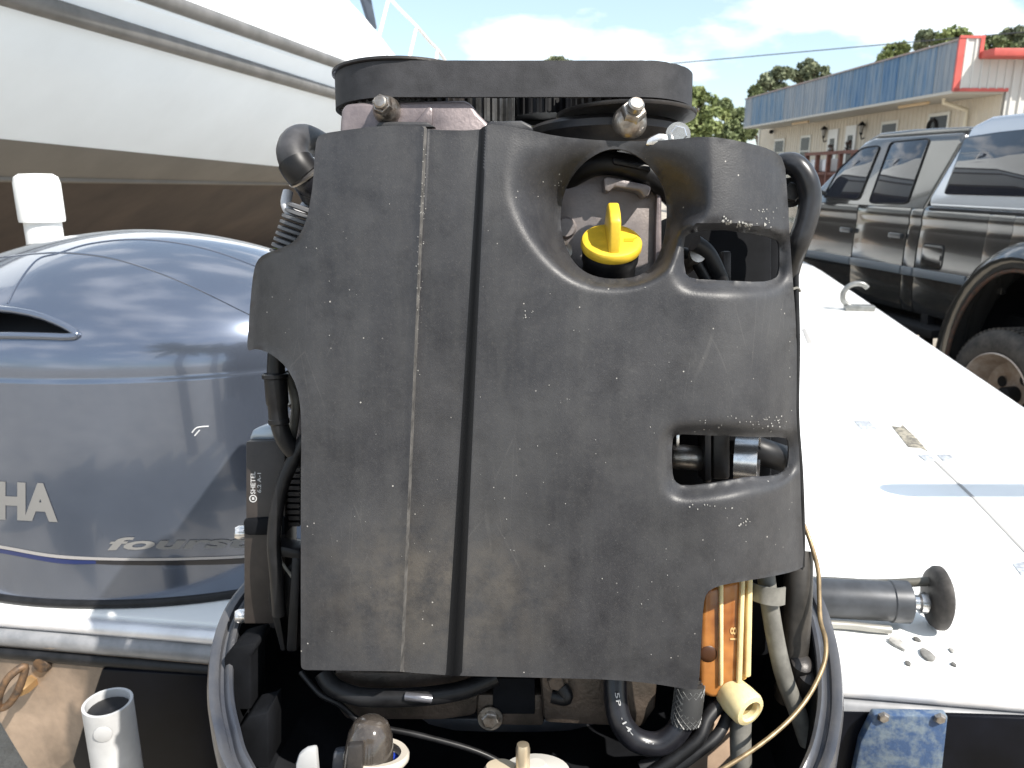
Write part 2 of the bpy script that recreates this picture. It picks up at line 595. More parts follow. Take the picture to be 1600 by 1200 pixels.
# deck hatch: seam strip, latch plates, latch slot
M_seam = mat('seam_shadow_gap', (0.30, 0.29, 0.28), 0.7)
M_plate2 = mat('latch_plate', (0.52, 0.53, 0.55), 0.4, metal=.5, var=.35, vscale=120)
sA, sB, sC = Bz(1452, 712), Bz(1520, 777), Bz(1680, 945)
def strip(name, a, b, w, z0, z1, m):
    a, b = Vector(a), Vector(b)
    d = (b - a).normalized()
    s = V(-d.y, d.x, 0) * w / 2
    poly = [a + s, b + s, b - s, a - s]
    poly = [V(p.x, p.y, DECK_Z + z0) for p in poly]
    return obj(name, *prism_vf(poly, (0, 0, z1 - z0)), m, boat)
strip('hatch_seam', sA, sB, .007, .0005, .0016, M_seam)
strip('hatch_seam', sB, sC, .006, .0005, .0016, M_seam)
def decal(name, px, m, h=.002):
    poly = [Bz(u, v) + V(0, 0, .0006) for u, v in px]
    return obj(name, *prism_vf(poly, (0, 0, h)), m, boat, bevel=.0006)
decal('latch_plate', [(1334, 659), (1358, 658), (1371, 671), (1346, 671)], M_plate2)
decal('latch_plate', [(1434, 712), (1452, 711), (1462, 721), (1446, 721)], M_plate2)
decal('latch_plate', [(1464, 711), (1484, 711), (1496, 720), (1474, 721)], M_plate2)
M_slot = mat('latch_recess', (0.13, 0.12, 0.10), 0.7, col2=(0.32, 0.29, 0.23), vscale=60, lo=.45, hi=.55)
decal('latch_recess', [(1393, 666), (1407, 668), (1410, 664), (1436, 689), (1450, 706), (1440, 701), (1419, 699)], M_slot, .0014)
# white flaps: worn sticker residue further aft
decal('worn_mark', [(1582, 882), (1600, 878), (1612, 890), (1596, 900)], M_plate2, .0012)
decal('hatch_gap', [(1253, 515), (1258, 513), (1270, 536), (1262, 538)], M_seam, .0015)
# pull up cleat on the starboard gunwale
M_cleat = mat('cleat_metal', (0.22, 0.22, 0.21), 0.35, metal=0.6, var=.2, vscale=40)
cb = Bz(1342, 485)
cl_base = obj('cleat_base', *box_vf((cb.x - .075, cb.y - .03, DECK_Z), (cb.x + .075, cb.y + .03, DECK_Z + .03)), M_cleat, boat, bevel=.008)
tube('cleat_horn', [cb + V(-.045, 0, .02), cb + V(-.085, 0, .05), cb + V(-.085, 0, .10), cb + V(-.05, 0, .135), cb + V(0, 0, .14), cb + V(.03, 0, .12)], .0135, M_cleat, boat, seg=10)

# unseen arm, post and foot added off starboard to cast the deck shadow strip
e0 = at_z(1402, 766, DECK_Z); tt = .78
q0 = B(e0 + SUN_DIR * (tt / SUN_DIR.z * .75)); q1 = q0 + (BR @ V(.62, 0, 0))
lathe('shadow_caster_arm', [(0, -.03), (.018, -.025), (.030, -.008), (.034, .015), (.034, (q1 - q0).length), (0, (q1 - q0).length)], q0, q1 - q0, M_alcap, boat, 20)
tube('shadow_caster_post', [V(q1.x - .04, q1.y, q1.z), V(q1.x - .04, q1.y, DECK_Z - .05)], .03, M_alcap, boat, 14, sub=2)
obj('shadow_caster_foot', *box_vf((half(q1.y) - .05, q1.y - .05, DECK_Z - .075), (q1.x + .02, q1.y + .05, DECK_Z - .045)), M_alcap, boat, bevel=.005)

# steering ram lying across the aft deck with its rubber flange
ram = empty('hydraulic_cylinder', at_z(1350, 958, DECK_Z), (0, 0, 0), 'dark grey cylinder with round rubber flange lying on white aft deck', 'cylinder')
R0 = ram.location.copy()
def RL(u, v, y_off=0.0, z=DECK_Z + .045):
    return at_z(u, v, z) - R0
a0, a1 = RL(1180, 926), RL(1420, 938)
a1.z = a0.z = .042
dr = (a1 - a0).normalized()
M_ram = mat('ram_paint', (0.055, 0.058, 0.064), 0.38, metal=.3, var=.2, vscale=30)
L_ = (a1 - a0).length
lathe('barrel', [(0, 0), (.030, 0), (.0315, .004), (.0315, L_ - .03), (.0335, L_ - .028), (.0335, L_ - .002), (.030, L_), (0, L_)], a0, dr, M_ram, ram, 28)
lathe('rod', [(.012, L_ + .001), (.012, L_ + .014), (.017, L_ + .016), (.017, L_ + .026), (.010, L_ + .028), (.010, L_ + .045), (0, L_ + .045)], a0, dr, M_bright, ram, 16)
fl = [(0, L_ + .030), (.036, L_ + .031), (.045, L_ + .034), (.050, L_ + .041), (.050, L_ + .047), (.042, L_ + .052), (.015, L_ + .056), (0, L_ + .056)]
lathe('rubber_flange', fl, a0 + V(0, 0, .010), dr, mat('flange_rubber', (.045, .04, .036), .6, var=.4, vscale=50), ram, 36)
hs = [RL(1190, 905, z=DECK_Z + .03), RL(1290, 908, z=DECK_Z + .05), RL(1370, 912, z=DECK_Z + .06), a1 + dr * .035 + V(0, .015, .03)]
tube('hydraulic_hose', hs, .0075, mat('hose_olive', (.09, .085, .07), .5), ram, 10)
hs = [RL(1200, 972, z=DECK_Z + .01), RL(1310, 976, z=DECK_Z + .010), RL(1360, 981, z=DECK_Z + .010), RL(1392, 984, z=DECK_Z + .009)]
tube('pull_rod', hs, .0065, mat('rod_grey', (.34, .33, .30), .4, metal=.4), ram, 10)

# chips of dirt on the aft deck
M_chip = mat('dirt_chip', (0.28, 0.27, 0.25), 0.8, var=.4, vscale=100)
chips = [(1402, 1008, 13, 'large pale flake of dirt, leftmost on the aft deck corner', 1.0),
         (1447, 1024, 12, 'large dark flake of dirt in the middle of the aft deck crumbs', .5),
         (1433, 1001, 5, 'small dark crumb of dirt just above the large dark flake', .35),
         (1418, 1038, 5, 'small dark crumb of dirt nearest the rub rail, left of its twin', .35),
         (1490, 1040, 5, 'small dark crumb of dirt nearest the rub rail at right', .35),
         (1487, 1018, 5, 'small pale crumb of dirt, rightmost of the upper ones', .9)]
for i, (u, v, r, lab, k) in enumerate(chips):
    c = at_z(u, v, DECK_Z)
    rr = r * 1.15 / FPX
    rnd = random.Random(i + 3)
    poly = []
    for a in range(9):
        an = a / 9 * 6.283
        q = rr * rnd.uniform(.65, 1.15)
        poly.append(V(q * math.cos(an), q * math.sin(an) * 1.5, 0.0006))
    o = obj('dirt_crumb', *prism_vf(poly, (0, 0, .0015 + .25 * rr)), mat('dirt_chip_%d' % (k * 100), (.34 * k, .33 * k, .31 * k), .85, var=.3, vscale=90), None, bevel=.0007)
    o.location = (c.x, c.y, DECK_Z)
    tag(o, lab, 'dirt crumb', 'crumbs of dirt on the aft deck')

# shackle on the port transom corner
M_rust = mat('rusty_steel', (0.22, 0.13, 0.07), 0.6, metal=.5, col2=(.07, .055, .045), vscale=70)
sk = TB(40, 1060, .02)
shackle = empty('eye_bolt', (0, 0, 0), None)
shackle.parent = boat
tube('bolt_ring', [sk + V(.012, -.01, .03), sk + V(-.005, -.028, .02), sk + V(-.022, -.034, -.012), sk + V(-.030, -.03, -.036), sk + V(-.018, -.024, -.034), sk + V(.0, -.018, -.008)], .0062, M_rust, shackle, 8, closed=True)
lathe('bolt_plate', [(0, .010), (.013, .008), (.016, 0)], TB(68, 1036, -.0), (0, -1, 0), M_rust, shackle, 12)
lathe('nut', [(0, .030), (.009, .029), (.012, .022), (.012, .0)], TB(50, 1064, -.0), (0, -1, 0), mat('brass', (.55, .36, .18), .4, metal=.8), shackle, 6)

# ------------------------------------------------------------------ trailer under the boat
M_galv = mat('galvanised_steel', (0.30, 0.30, 0.29), 0.45, metal=.6, var=.3, vscale=12)
M_carpet = mat('bunk_carpet', (0.05, 0.055, 0.06), .95, var=.4, vscale=80)
trailer = empty('boat_trailer', (BO.x, BO.y, 0), (0, 0, math.atan2(BT.y, BT.x)), 'galvanised trailer with carpeted bunks under the white decked boat', 'trailer')
for s in (-1, 1):
    obj('frame_beam', *box_vf((s * .72 - .04, .1, .30), (s * .72 + .04, 6.6, .42)), M_galv, trailer, bevel=.008)
    obj('bunk', *box_vf((s * .52 - .05, .2, .40), (s * .52 + .05, 4.5, .47)), M_carpet, trailer, bevel=.01)
    for wy in (2.6, 3.4):
        c = V(s * 1.02, wy, .33)
        wh = lathe('wheel', [(.10, -.09), (.20, -.085), (.215, -.10), (.30, -.10), (.33, -.07), (.33, .07), (.30, .10), (.215, .10), (.20, .085), (.10, .06), (0, .06)], c, (s, 0, 0), M_black_rubber, trailer, 32)
        lathe('rim', [(0, .075), (.06, .072), (.10, .064), (.19, .09), (.195, .07)], c, (s, 0, 0), M_galv, wh, 24)
for y in (.35, 2.0, 3.9, 6.2):
    obj('crossmember', *box_vf((-.72, y, .26), (.72, y + .09, .325)), M_galv, trailer, bevel=.006)
obj('tongue', *box_vf((-.05, 6.25, .28), (.05, 9.6, .40)), M_galv, trailer, bevel=.008)
lathe('jack_post', [(0, 0), (.09, 0), (.09, .012), (.03, .015), (.03, .7), (0, .7)], (0, 9.3, 0.0), (0, 0, 1), M_galv, trailer, 16)

# PVC guide posts
M_pvc = mat('white_pvc', (0.78, 0.78, 0.76), .35, var=.04, vscale=10)
pt_ = at_y(55, 271, 1.86)
gp = empty('guide_post', (pt_.x, pt_.y, 0), None, 'white capped plastic guide post standing behind the blue engine hood', 'guide post')
gp.rotation_euler = (0, 0, 0)
Hh = pt_.z
lathe('pipe', [(0, .30), (.0395, .30), (.0395, Hh - .03), (0, Hh - .03)], (0, 0, 0), (0, 0, 1), M_pvc, gp, 28)
lathe('cap', [(.0397, Hh - .108), (.0475, Hh - .108), (.0485, Hh - .10), (.0485, Hh - .022), (.045, Hh - .008), (.034, Hh - .001), (0, Hh)], (0, 0, 0), (0, 0, 1), M_pvc, gp, 28)
obj('bracket', *box_vf((-.03, -.05, .26), (.45, .05, .31)), M_galv, gp, bevel=.005)
pt2 = at_y(168, 1097, .97)
gp2 = empty('guide_post', (pt2.x, pt2.y, 0), None, 'open topped white pipe standing in front of the tan transom corner', 'guide post')
rp = .0335
lathe('pipe', [(rp - .004, pt2.z - .3), (rp - .004, pt2.z), (rp, pt2.z), (rp, .0), (rp - .004, .0)], (0, 0, 0), (0, 0, 1), mat('white_pvc_shaded', (.45, .45, .45), .45, var=.12, vscale=14), gp2, 32)  # greyer copy of the white pipe, its shade put into the colour
obj('pipe_shade_plug', *lathe_vf([(0, pt2.z - .05), (rp - .005, pt2.z - .05), (rp - .005, pt2.z - .012), (rp - .012, pt2.z - .010), (0, pt2.z - .010)], (0.0, 0.0, 0), (0.0, .0, 1), 20), M_black_rubber, gp2, smooth=50)  # black plug stands in for the shade inside the open pipe
lathe('pipe_mark', [(0, .003), (.006, .003), (.012, .0012), (.0125, 0)], V(.006, -rp + .001, pt2.z - .028), (.2, -1, 0), MATS['white_pvc_shaded'], gp2, 20)

# ------------------------------------------------------------------ the uncovered outboard engine
TILT = math.radians(8.0)
EO = CAM + ray(860, 600) * 0.64
EROT = Euler((-TILT, 0, 0))
ER = EROT.to_matrix()
ERi = ER.transposed()
eng = empty('outboard_engine', EO, EROT, 'outboard engine with its hood off, black plastic cover and timing belt showing', 'outboard engine')
EC = ERi @ (CAM - EO)
def E(u, v, Y):                 # photo pixel + engine depth -> engine local point
    d = ERi @ ray(u, v)
    k = (Y - EC.y) / d.y
    return EC + d * k
def EPX(poly, Y):
    return [E(u, v, Y) for u, v in poly]
def eprism(name, poly, Y0, Y1, m, parent=None, bevel=0.002, smooth=None, bseg=2):
    P0 = EPX(poly, Y0)
    return obj(name, *prism_vf(P0, (0, Y1 - Y0, 0)), m, parent or eng, bevel=bevel, smooth=smooth, bseg=bseg)
def ebox(name, u0, v0, u1, v1, Y0, Y1, m, parent=None, bevel=0.003):
    return eprism(name, [(u0, v0), (u1, v0), (u1, v1), (u0, v1)], Y0, Y1, m, parent, bevel)
def etube(name, pts, r, m, parent=None, seg=14, sub=7, closed=False):
    return tube(name, [E(*p) for p in pts], r, m, parent or eng, seg, sub, closed)
def bolt(u, v, Y, r=.006, h=.006, m=None, axis=(0, -1, 0), parent=None, washer=True, name='bolt', stud=0.0):
    c = E(u, v, Y)
    parts = []
    if washer:
        parts.append(lathe_vf([(0, 0), (r * 1.55, 0), (r * 1.55, .0014), (0, .0014)], c, axis, 24))
    parts.append(lathe_vf([(r * 1.08, .0012), (r * 1.08, h * .85), (r * .92, h), (0, h)], c, axis, 6, .3))
    if stud:
        parts.append(lathe_vf([(r * .55, h * .9), (r * .55, h + stud * .85), (r * .45, h + stud), (0, h + stud)], c, axis, 16))
    return obj(name, *join_vf(*parts), m or M_steel, parent or eng, smooth=35)

# ---- plastic cover
cov_outline = [(477, 1047), (471, 1044), (470, 1036), (470, 900), (470, 760), (471, 680), (470, 640), (464, 604), (448, 574), (428, 556), (410, 547), (397, 545), (388, 549), (386, 540),
               (388, 515), (392, 460), (396, 425), (401, 408), (412, 397), (438, 388), (458, 379), (471, 363), (480, 340), (486, 308), (489, 285), (492, 240), (494, 218), (502, 209), (540, 203),
               (600, 196), (664, 196), (668, 203), (748, 204), (756, 197), (772, 193), (826, 203), (870, 213), (930, 219), (985, 221), (1045, 219), (1104, 212), (1160, 221), (1208, 234),
               (1226, 250), (1230, 300), (1236, 400), (1245, 520), (1245, 600), (1244, 650), (1250, 720), (1252, 800), (1257, 884), (1245, 892), (1200, 902), (1150, 910), (1120, 916), (1104, 926), (1099, 945),
               (1096, 1000), (1092, 1076), (1080, 1078), (1020, 1068), (960, 1062), (850, 1059), (720, 1056), (712, 1056), (628, 1050), (624, 1049), (560, 1048), (490, 1047)]
cov_outline = chaikin(cov_outline, 1)
hole_oil = chaikin([(942, 234), (972, 232), (999, 244), (1021, 264), (1037, 290), (1044, 325), (1040, 372), (1025, 412), (999, 433), (950, 437), (912, 426), (889, 400), (875, 358), (877, 318), (886, 288), (908, 256)], 2)
hole_up = chaikin([(1068, 372), (1080, 363), (1124, 358), (1170, 364), (1214, 373), (1218, 384), (1218, 425), (1212, 436), (1190, 441), (1130, 438), (1080, 436), (1069, 425)], 1)
hole_low = chaikin([(1050, 688), (1056, 678), (1100, 680), (1180, 683), (1228, 683), (1233, 692), (1232, 725), (1224, 741), (1196, 746), (1172, 745), (1120, 755), (1069, 761), (1054, 753), (1050, 735)], 1)
out_oil = chaikin([(800, 190), (794, 240), (790, 276), (797, 315), (822, 365), (860, 408), (905, 434), (950, 444), (1010, 440), (1042, 424), (1060, 396), (1064, 372), (1078, 356), (1098, 346), (1108, 330), (1110, 300), (1110, 260), (1110, 225), (1108, 195), (1090, 150), (830, 150)], 1)
out_up = chaikin([(1060, 356), (1078, 349), (1124, 345), (1170, 350), (1228, 362), (1234, 380), (1234, 440), (1222, 456), (1190, 460), (1090, 456), (1066, 448), (1054, 425), (1046, 395)], 1)
out_low = chaikin([(1034, 680), (1046, 664), (1240, 666), (1248, 690), (1246, 738), (1228, 756), (1180, 770), (1120, 780), (1062, 785), (1042, 772), (1034, 740)], 1)

def seam_x1(v): return 664.0 - (v - 200) * 37 / 850.0
def seam_x2(v): return 760.0 - (v - 200) * 38 / 850.0
def seam_w(v): return 11.0 + (v - 200) * 14 / 850.0

def scoop(u, v, inner, outer, D, p):
    ins = in_poly(u, v, outer)
    di = dist_poly(u, v, inner)
    do = dist_poly(u, v, outer)
    t = np.clip(di / (di + do + 1e-6), 0, 1)
    return np.where(ins, D * (1 - t) ** p, 0.0)

def cover_depth(u, v):
    u = np.asarray(u, float); v = np.asarray(v, float)
    Y = np.zeros_like(u)
    Y += np.where(u < 640, ((640 - u) / 170.0) ** 2 * 0.010, 0)
    Y += np.where(u < 482, ((482 - u) / 95.0) ** 1.5 * 0.035, 0)
    Y += np.where(u > 1105, ((u - 1105) / 150.0) ** 2.3 * 0.060, 0)
    Y += np.where(v < 420, ((420 - v) / 220.0) ** 2 * 0.008, 0)
    Y += np.where(v > 960, ((v - 960) / 110.0) ** 2.2 * 0.004 * sstep(760, 900, u), 0)
    # bulge of the big right half
    Y -= 0.006 * sstep(740, 900, u) * np.sin(np.clip((v - 430) / 640.0, 0, 1) * math.pi)
    x1 = seam_x1(v); x2 = seam_x2(v); w = seam_w(v)
    Y += (0.0050 + 0.0065 * np.clip((v - 200) / 850.0, 0, 1)) * sstep(x1 - 1.5, x1 + 5.0, u) * (1 - sstep(x2 - w, x2, u))
    Y -= 0.0014 * np.exp(-((u - x1 + 2.5) / 4.0) ** 2)
    Y += scoop(u, v, hole_oil, out_oil, 0.062, 1.25) * (0.30 + 0.70 * sstep(225, 330, v))
    Y += scoop(u, v, hole_up, out_up, 0.022, 1.5)
    Y += scoop(u, v, hole_low, out_low, 0.020, 1.5)
    # soft waves of a moulded part
    Y += 0.0007 * np.sin(u / 71.0 + v / 130.0) * np.sin(v / 93.0)
    return Y

def build_cover():
    pts, edges = [], []
    def loop(poly, step):
        r = resample(poly, step)
        s = len(pts)
        pts.extend(r)
        edges.extend([(s + i, s + (i + 1) % len(r)) for i in range(len(r))])
        return r
    loops = [loop(cov_outline, 5), loop(hole_oil, 5), loop(hole_up, 4), loop(hole_low, 4)]
    nb = len(pts)
    allb = np.array(pts)
    extra = []
    for v in np.arange(200, 1056, 5.0):
        x1, x2, w = seam_x1(v), seam_x2(v), seam_w(v)
        for x in (x1 - 9, x1 - 5, x1 - 1.5, x1 + 0.8, x1 + 3.2, x1 + 5.5, x1 + 9, x2 - w - 4, x2 - w, x2 - w * .75, x2 - w * .5, x2 - w * .25, x2, x2 + 4):
            extra.append((x, v))
    ex = np.array(extra)
    gu, gvv = np.meshgrid(np.arange(384, 1262, 4.4), np.arange(190, 1084, 4.4))
    gu = gu.ravel(); gvv = gvv.ravel()
    cand = np.concatenate([ex, np.stack([gu, gvv], 1)])
    isx = np.concatenate([np.ones(len(ex), bool), np.zeros(len(gu), bool)])
    ok = in_poly(cand[:, 0], cand[:, 1], loops[0])
    for h in loops[1:]:
        ok &= ~in_poly(cand[:, 0], cand[:, 1], h)
    for lp in loops:
        ok &= dist_poly(cand[:, 0], cand[:, 1], lp) > 2.2
    x1 = seam_x1(cand[:, 1]); x2 = seam_x2(cand[:, 1]); w = seam_w(cand[:, 1])
    near = ((cand[:, 0] > x1 - 11.5) & (cand[:, 0] < x1 + 11.5)) | ((cand[:, 0] > x2 - w - 6.5) & (cand[:, 0] < x2 + 6.5))
    ok &= isx | ~near
    inter = cand[ok]
    P2 = [Vector((float(a), float(b))) for a, b in pts] + [Vector((float(a), float(b))) for a, b in inter]
    vo, eo, fo, *_ = delaunay_2d_cdt(P2, edges, [], 0, 1e-4)
    A = np.array([(p.x, p.y) for p in vo])
    F = np.array([f for f in fo if len(f) == 3])
    c = A[F].mean(1)
    keep = in_poly(c[:, 0], c[:, 1], loops[0])
    for h in loops[1:]:
        keep &= ~in_poly(c[:, 0], c[:, 1], h)
    F = F[keep]
    used = np.unique(F)
    remap = -np.ones(len(A), int); remap[used] = np.arange(len(used))
    A = A[used]; F = remap[F]
    Y = cover_depth(A[:, 0], A[:, 1])
    # relax the ridges so they read as moulded radii
    ee = np.concatenate([F[:, [0, 1]], F[:, [1, 2]], F[:, [2, 0]]])
    ee = np.concatenate([ee, ee[:, ::-1]])
    deg = np.bincount(ee[:, 0], minlength=len(A)).astype(float)
    sx1 = seam_x1(A[:, 1]); sx2 = seam_x2(A[:, 1])
    free = ~(((A[:, 0] > sx1 - 12) & (A[:, 0] < sx1 + 12)) | ((A[:, 0] > sx2 - 40) & (A[:, 0] < sx2 + 8)))
    free &= ~((A[:, 0] > 1100) & (A[:, 0] < 1122) & (A[:, 1] < 344))
    free &= ~((A[:, 0] > 1060) & (A[:, 0] < 1225) & (A[:, 1] > 344) & (A[:, 1] < 362))
    for _ in range(6):
        avg = np.bincount(ee[:, 0], weights=Y[ee[:, 1]], minlength=len(A)) / deg
        Y = np.where(free, .45 * Y + .55 * avg, Y)
    verts = [E(a, b, y) for (a, b), y in zip(A, Y)]
    # orient outwards (towards -Y), then add an inner wall 3 mm behind and close the rim
    a_, b_, c_ = (np.array([tuple(verts[k]) for k in F[:, q]]) for q in range(3))
    if np.cross(b_ - a_, c_ - a_)[:, 1].sum() > 0:
        F = F[:, ::-1]
    nv = len(verts)
    de = np.concatenate([F[:, [0, 1]], F[:, [1, 2]], F[:, [2, 0]]])
    have = set(map(tuple, de.tolist()))
    rimf = [(x, y, y + nv, x + nv)[::-1] for x, y in have if (y, x) not in have]
    allv = verts + [p + V(0, .0032, 0) for p in verts]
    allf = F.tolist() + (F[:, ::-1] + nv).tolist() + rimf
    o = obj('engine_cover', allv, allf, M_cover, eng, smooth=50, normals=False)
    o.data.materials.append(mat('step_shadow_black', (.007, .007, .008), .5, spec=.3))  # near-black for the step faces, painting in the channel's cast shadow
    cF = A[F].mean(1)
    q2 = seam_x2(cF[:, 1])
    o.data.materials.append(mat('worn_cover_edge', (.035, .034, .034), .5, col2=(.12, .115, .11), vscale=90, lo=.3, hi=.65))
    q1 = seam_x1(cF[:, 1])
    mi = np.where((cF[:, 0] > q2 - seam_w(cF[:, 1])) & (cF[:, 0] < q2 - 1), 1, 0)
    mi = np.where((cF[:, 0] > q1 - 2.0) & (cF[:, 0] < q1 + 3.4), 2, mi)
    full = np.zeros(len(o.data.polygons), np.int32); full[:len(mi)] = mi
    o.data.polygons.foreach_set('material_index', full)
    return o
cover = build_cover()
def cover_flecks():
    rnd = random.Random(11)
    pts = []
    for cu, cv_, n_, su, sv, r0 in ((1134, 344, 9, 3, 5, 1.7), (1166, 351, 14, 9, 3, 1.7), (1195, 334, 22, 12, 9, .7), (661, 330, 34, 2, 50, .7), (655, 460, 30, 2, 60, .6), (825, 497, 9, 5, 5, .8), (1166, 816, 9, 5, 4, 1.1),
                                (1200, 660, 26, 26, 9, .8), (1130, 668, 16, 40, 10, .7), (880, 285, 14, 12, 8, .8), (1110, 790, 10, 12, 4, .9), (540, 450, 12, 50, 120, .7), (950, 640, 30, 160, 160, .6), (1000, 880, 24, 120, 90, .7), (560, 860, 16, 60, 120, .6), (1236, 600, 20, 3, 120, .7)):
        for _ in range(n_):
            pts.append((rnd.gauss(cu, su), rnd.gauss(cv_, sv), r0 * rnd.uniform(.6, 1.5)))
    P_ = np.array(pts)
    ok = in_poly(P_[:, 0], P_[:, 1], cov_outline)
    for h in (hole_oil, hole_up, hole_low):
        ok &= ~in_poly(P_[:, 0], P_[:, 1], h) & (dist_poly(P_[:, 0], P_[:, 1], h) > 4)
    ok &= dist_poly(P_[:, 0], P_[:, 1], cov_outline) > 4
    ps = []
    for u, v, r in P_[ok]:
        poly = []
        for a in range(6):
            q = r * rnd.uniform(.5, 1.3)
            poly.append((u + q * math.cos(a * 1.047), v + q * 1.3 * math.sin(a * 1.047)))
        dd = cover_depth([p[0] for p in poly], [p[1] for p in poly])
        ps.append(([E(p[0], p[1], float(d) - .0006) for p, d in zip(poly, dd)], [tuple(range(6))]))
    o = obj('paint_flecks', *join_vf(*ps), mat('fleck_white', (.27, .265, .25), .7), cover, normals=False)
    o['kind'] = 'stuff'
cover_flecks()
cover['label'] = 'scuffed black plastic front cover with yellow cap hole and two slots'
# tabs moulded behind the top edge
eprism('cover_tab', [(585, 199), (592, 189), (668, 190), (682, 199)], .024, .033, M_cover, cover, .002)
eprism('cover_tab', [(756, 199), (764, 189), (815, 188), (832, 196), (834, 206)], .030, .045, M_cover, cover, .002)

# ---- block behind the cover
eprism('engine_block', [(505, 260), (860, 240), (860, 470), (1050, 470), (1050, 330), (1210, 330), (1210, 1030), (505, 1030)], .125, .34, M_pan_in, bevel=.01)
eprism('cylinder_head', [(560, 250), (835, 240), (835, 1000), (560, 1000)], .03, .12, M_dark_metal, bevel=.012)
eprism('cylinder_head', [(880, 480), (1040, 480), (1040, 1010), (880, 1010)], .04, .12, M_dark_metal, bevel=.012)
# things seen through the two slots of the cover
lathe('oil_pipe', [(0, 0), (.010, 0), (.0115, .003), (.0115, .030), (.009, .033), (0, .034)], E(1046, 712, .075), (1, .15, -.12), M_steel, eng, 20)
ebox('bracket', 1056, 676, 1062, 702, .07, .085, M_bright, bevel=.001)
ebox('bracket', 1101, 660, 1112, 755, .062, .09, M_dark_metal, bevel=.002)
ebox('fuel_rail', 1114, 660, 1141, 750, .072, .11, mat('rail_brown', (.035, .03, .027), .45, var=.3, vscale=60), bevel=.003)
lathe('pulley_rim', [(.022, 0), (.024, 0), (.024, .02), (.022, .02)], E(1150, 716, .075), (.9, -.35, 0), M_bright, eng, 28)
lathe('hose_clamp', [(.0185, 0), (.0195, 0), (.0195, .012), (.0185, .012)], E(1160, 704, .085), (1, -.25, .1), M_bright, eng, 28)
etube('wiring_loom', [(1085, 380, .05), (1105, 396, .055), (1122, 430, .06), (1135, 470, .07)], .0075, M_black_rubber)
ebox('bracket', 1130, 392, 1143, 450, .065, .08, M_dark_metal, bevel=.002)
etube('wiring_loom', [(1060, 395, .06), (1082, 402, .055), (1108, 446, .06)], .005, M_black_rubber)
lathe('plug', [(0, .012), (.007, .011), (.009, .0), (.009, -.02)], E(1082, 404, .06), (0.2, -1, .3), M_steel, eng, 16)
etube('throttle_hose', [(1150, 690, .11), (1190, 705, .10), (1235, 720, .11)], .013, M_black_rubber)

# ---- oil filler: plate, neck and cap seen in the round hole
eprism('head_plate', [(862, 470), (862, 300), (880, 262), (905, 240), (960, 232), (1010, 262), (1026, 300), (1024, 470)], .092, .12, M_grey_metal, bevel=.004)
eprism('plate_flange', [(1026, 300), (1034, 305), (1034, 470), (1022, 470)], .085, .11, M_plate, bevel=.002)
eprism('plate_clip', [(943, 278), (952, 276), (1010, 288), (1018, 292), (1014, 306), (1006, 308), (998, 298), (960, 292), (952, 300), (945, 298)], .072, .092, M_grey_metal, bevel=.003)
etube('breather_hose', [(880, 285, .10), (925, 258, .085), (975, 258, .08), (1020, 278, .085), (1060, 315, .10)], .0105, M_black_rubber)
eprism('hose_clip', [(957, 244), (1016, 258), (1018, 268), (958, 256)], .066, .08, M_black_plastic, bevel=.002)
bolt(878, 392, .09, .006, .005)
lathe('boss', [(0, .004), (.008, .004), (.010, 0)], E(884, 356, .092), (0, -1, 0), M_grey_metal, eng, 20)
cap_ax = V(0, -math.sin(math.radians(36)), math.cos(math.radians(36)))
cc = E(955, 383, .052)
lathe('filler_neck', [(.0235, -.0026), (.0245, -.004), (.0245, -.014), (.023, -.018), (.0235, -.045), (.026, -.05), (.026, -.07), (0, -.07)], cc, cap_ax, M_black_plastic, eng, 36)
ocap = lathe('oil_cap', [(0.0, .0062), (.018, .0062), (.0225, .0064), (.0252, .0052), (.0262, .0035), (.0262, -.0010), (.0255, -.0028), (.020, -.0028)], cc, cap_ax, M_yellow, eng, 48, smooth=35)
ocap['label'] = 'yellow oil filler cap with an upright grip'
side = V(1, 0, 0)
back = cap_ax.cross(side)          # points away/up along the disc
fin = []
for (a, h) in [(-.0225, .004), (.0225, .004), (.021, .014), (.017, .030), (.012, .0345), (-.002, .0345), (-.012, .031), (-.019, .018)]:
    fin.append(cc + back * a + cap_ax * h - side * .0048)
obj('cap_grip', *prism_vf(fin, side * .0096), M_yellow, ocap, bevel=.0022, bseg=3)
# oil can mark moulded on the cap
can = [(-.006, -.004), (.004, -.004), (.006, .0005), (.0095, .0035), (.0085, .0042), (.005, .0015), (-.005, .0015)]
obj('oil_mark', *prism_vf([cc + side * (.0145 + x * .8) + back * (-.001 + y * .9) + cap_ax * .0062 for x, y in can], cap_ax * .0005), mat('yellow_shade', (.50, .29, .01), .5), ocap)

# ---- timing belt and pulleys on top
YF = .028                                   # front of the belt
belt_c = E(800, 123, YF).z
xL_ext = E(527, 150, .09).x
xR_ext = E(1077, 160, .09).x
RL_, RR_ = .060, .057
cL = V(xL_ext + RL_, YF + RL_, belt_c)
cR = V(xR_ext - RR_, YF + RR_, belt_c)
loop = []
for k in range(49):
    a = math.pi / 2 + math.pi * k / 48
    loop.append((cL.x + RL_ * math.cos(a), cL.y + RL_ * math.sin(a)))
for k in range(49):
    a = -math.pi / 2 + math.pi * k / 48
    loop.append((cR.x + RR_ * math.cos(a), cR.y + RR_ * math.sin(a)))
dense = []
for i in range(len(loop)):
    a, b = loop[i], loop[(i + 1) % len(loop)]
    d = math.hypot(b[0] - a[0], b[1] - a[1])
    kk = max(1, int(d / .008))
    for j in range(kk):
        dense.append((a[0] + (b[0] - a[0]) * j / kk, a[1] + (b[1] - a[1]) * j / kk))
n = len(dense)
BH = .0142
bv, bf = [], []
rnd = random.Random(4)
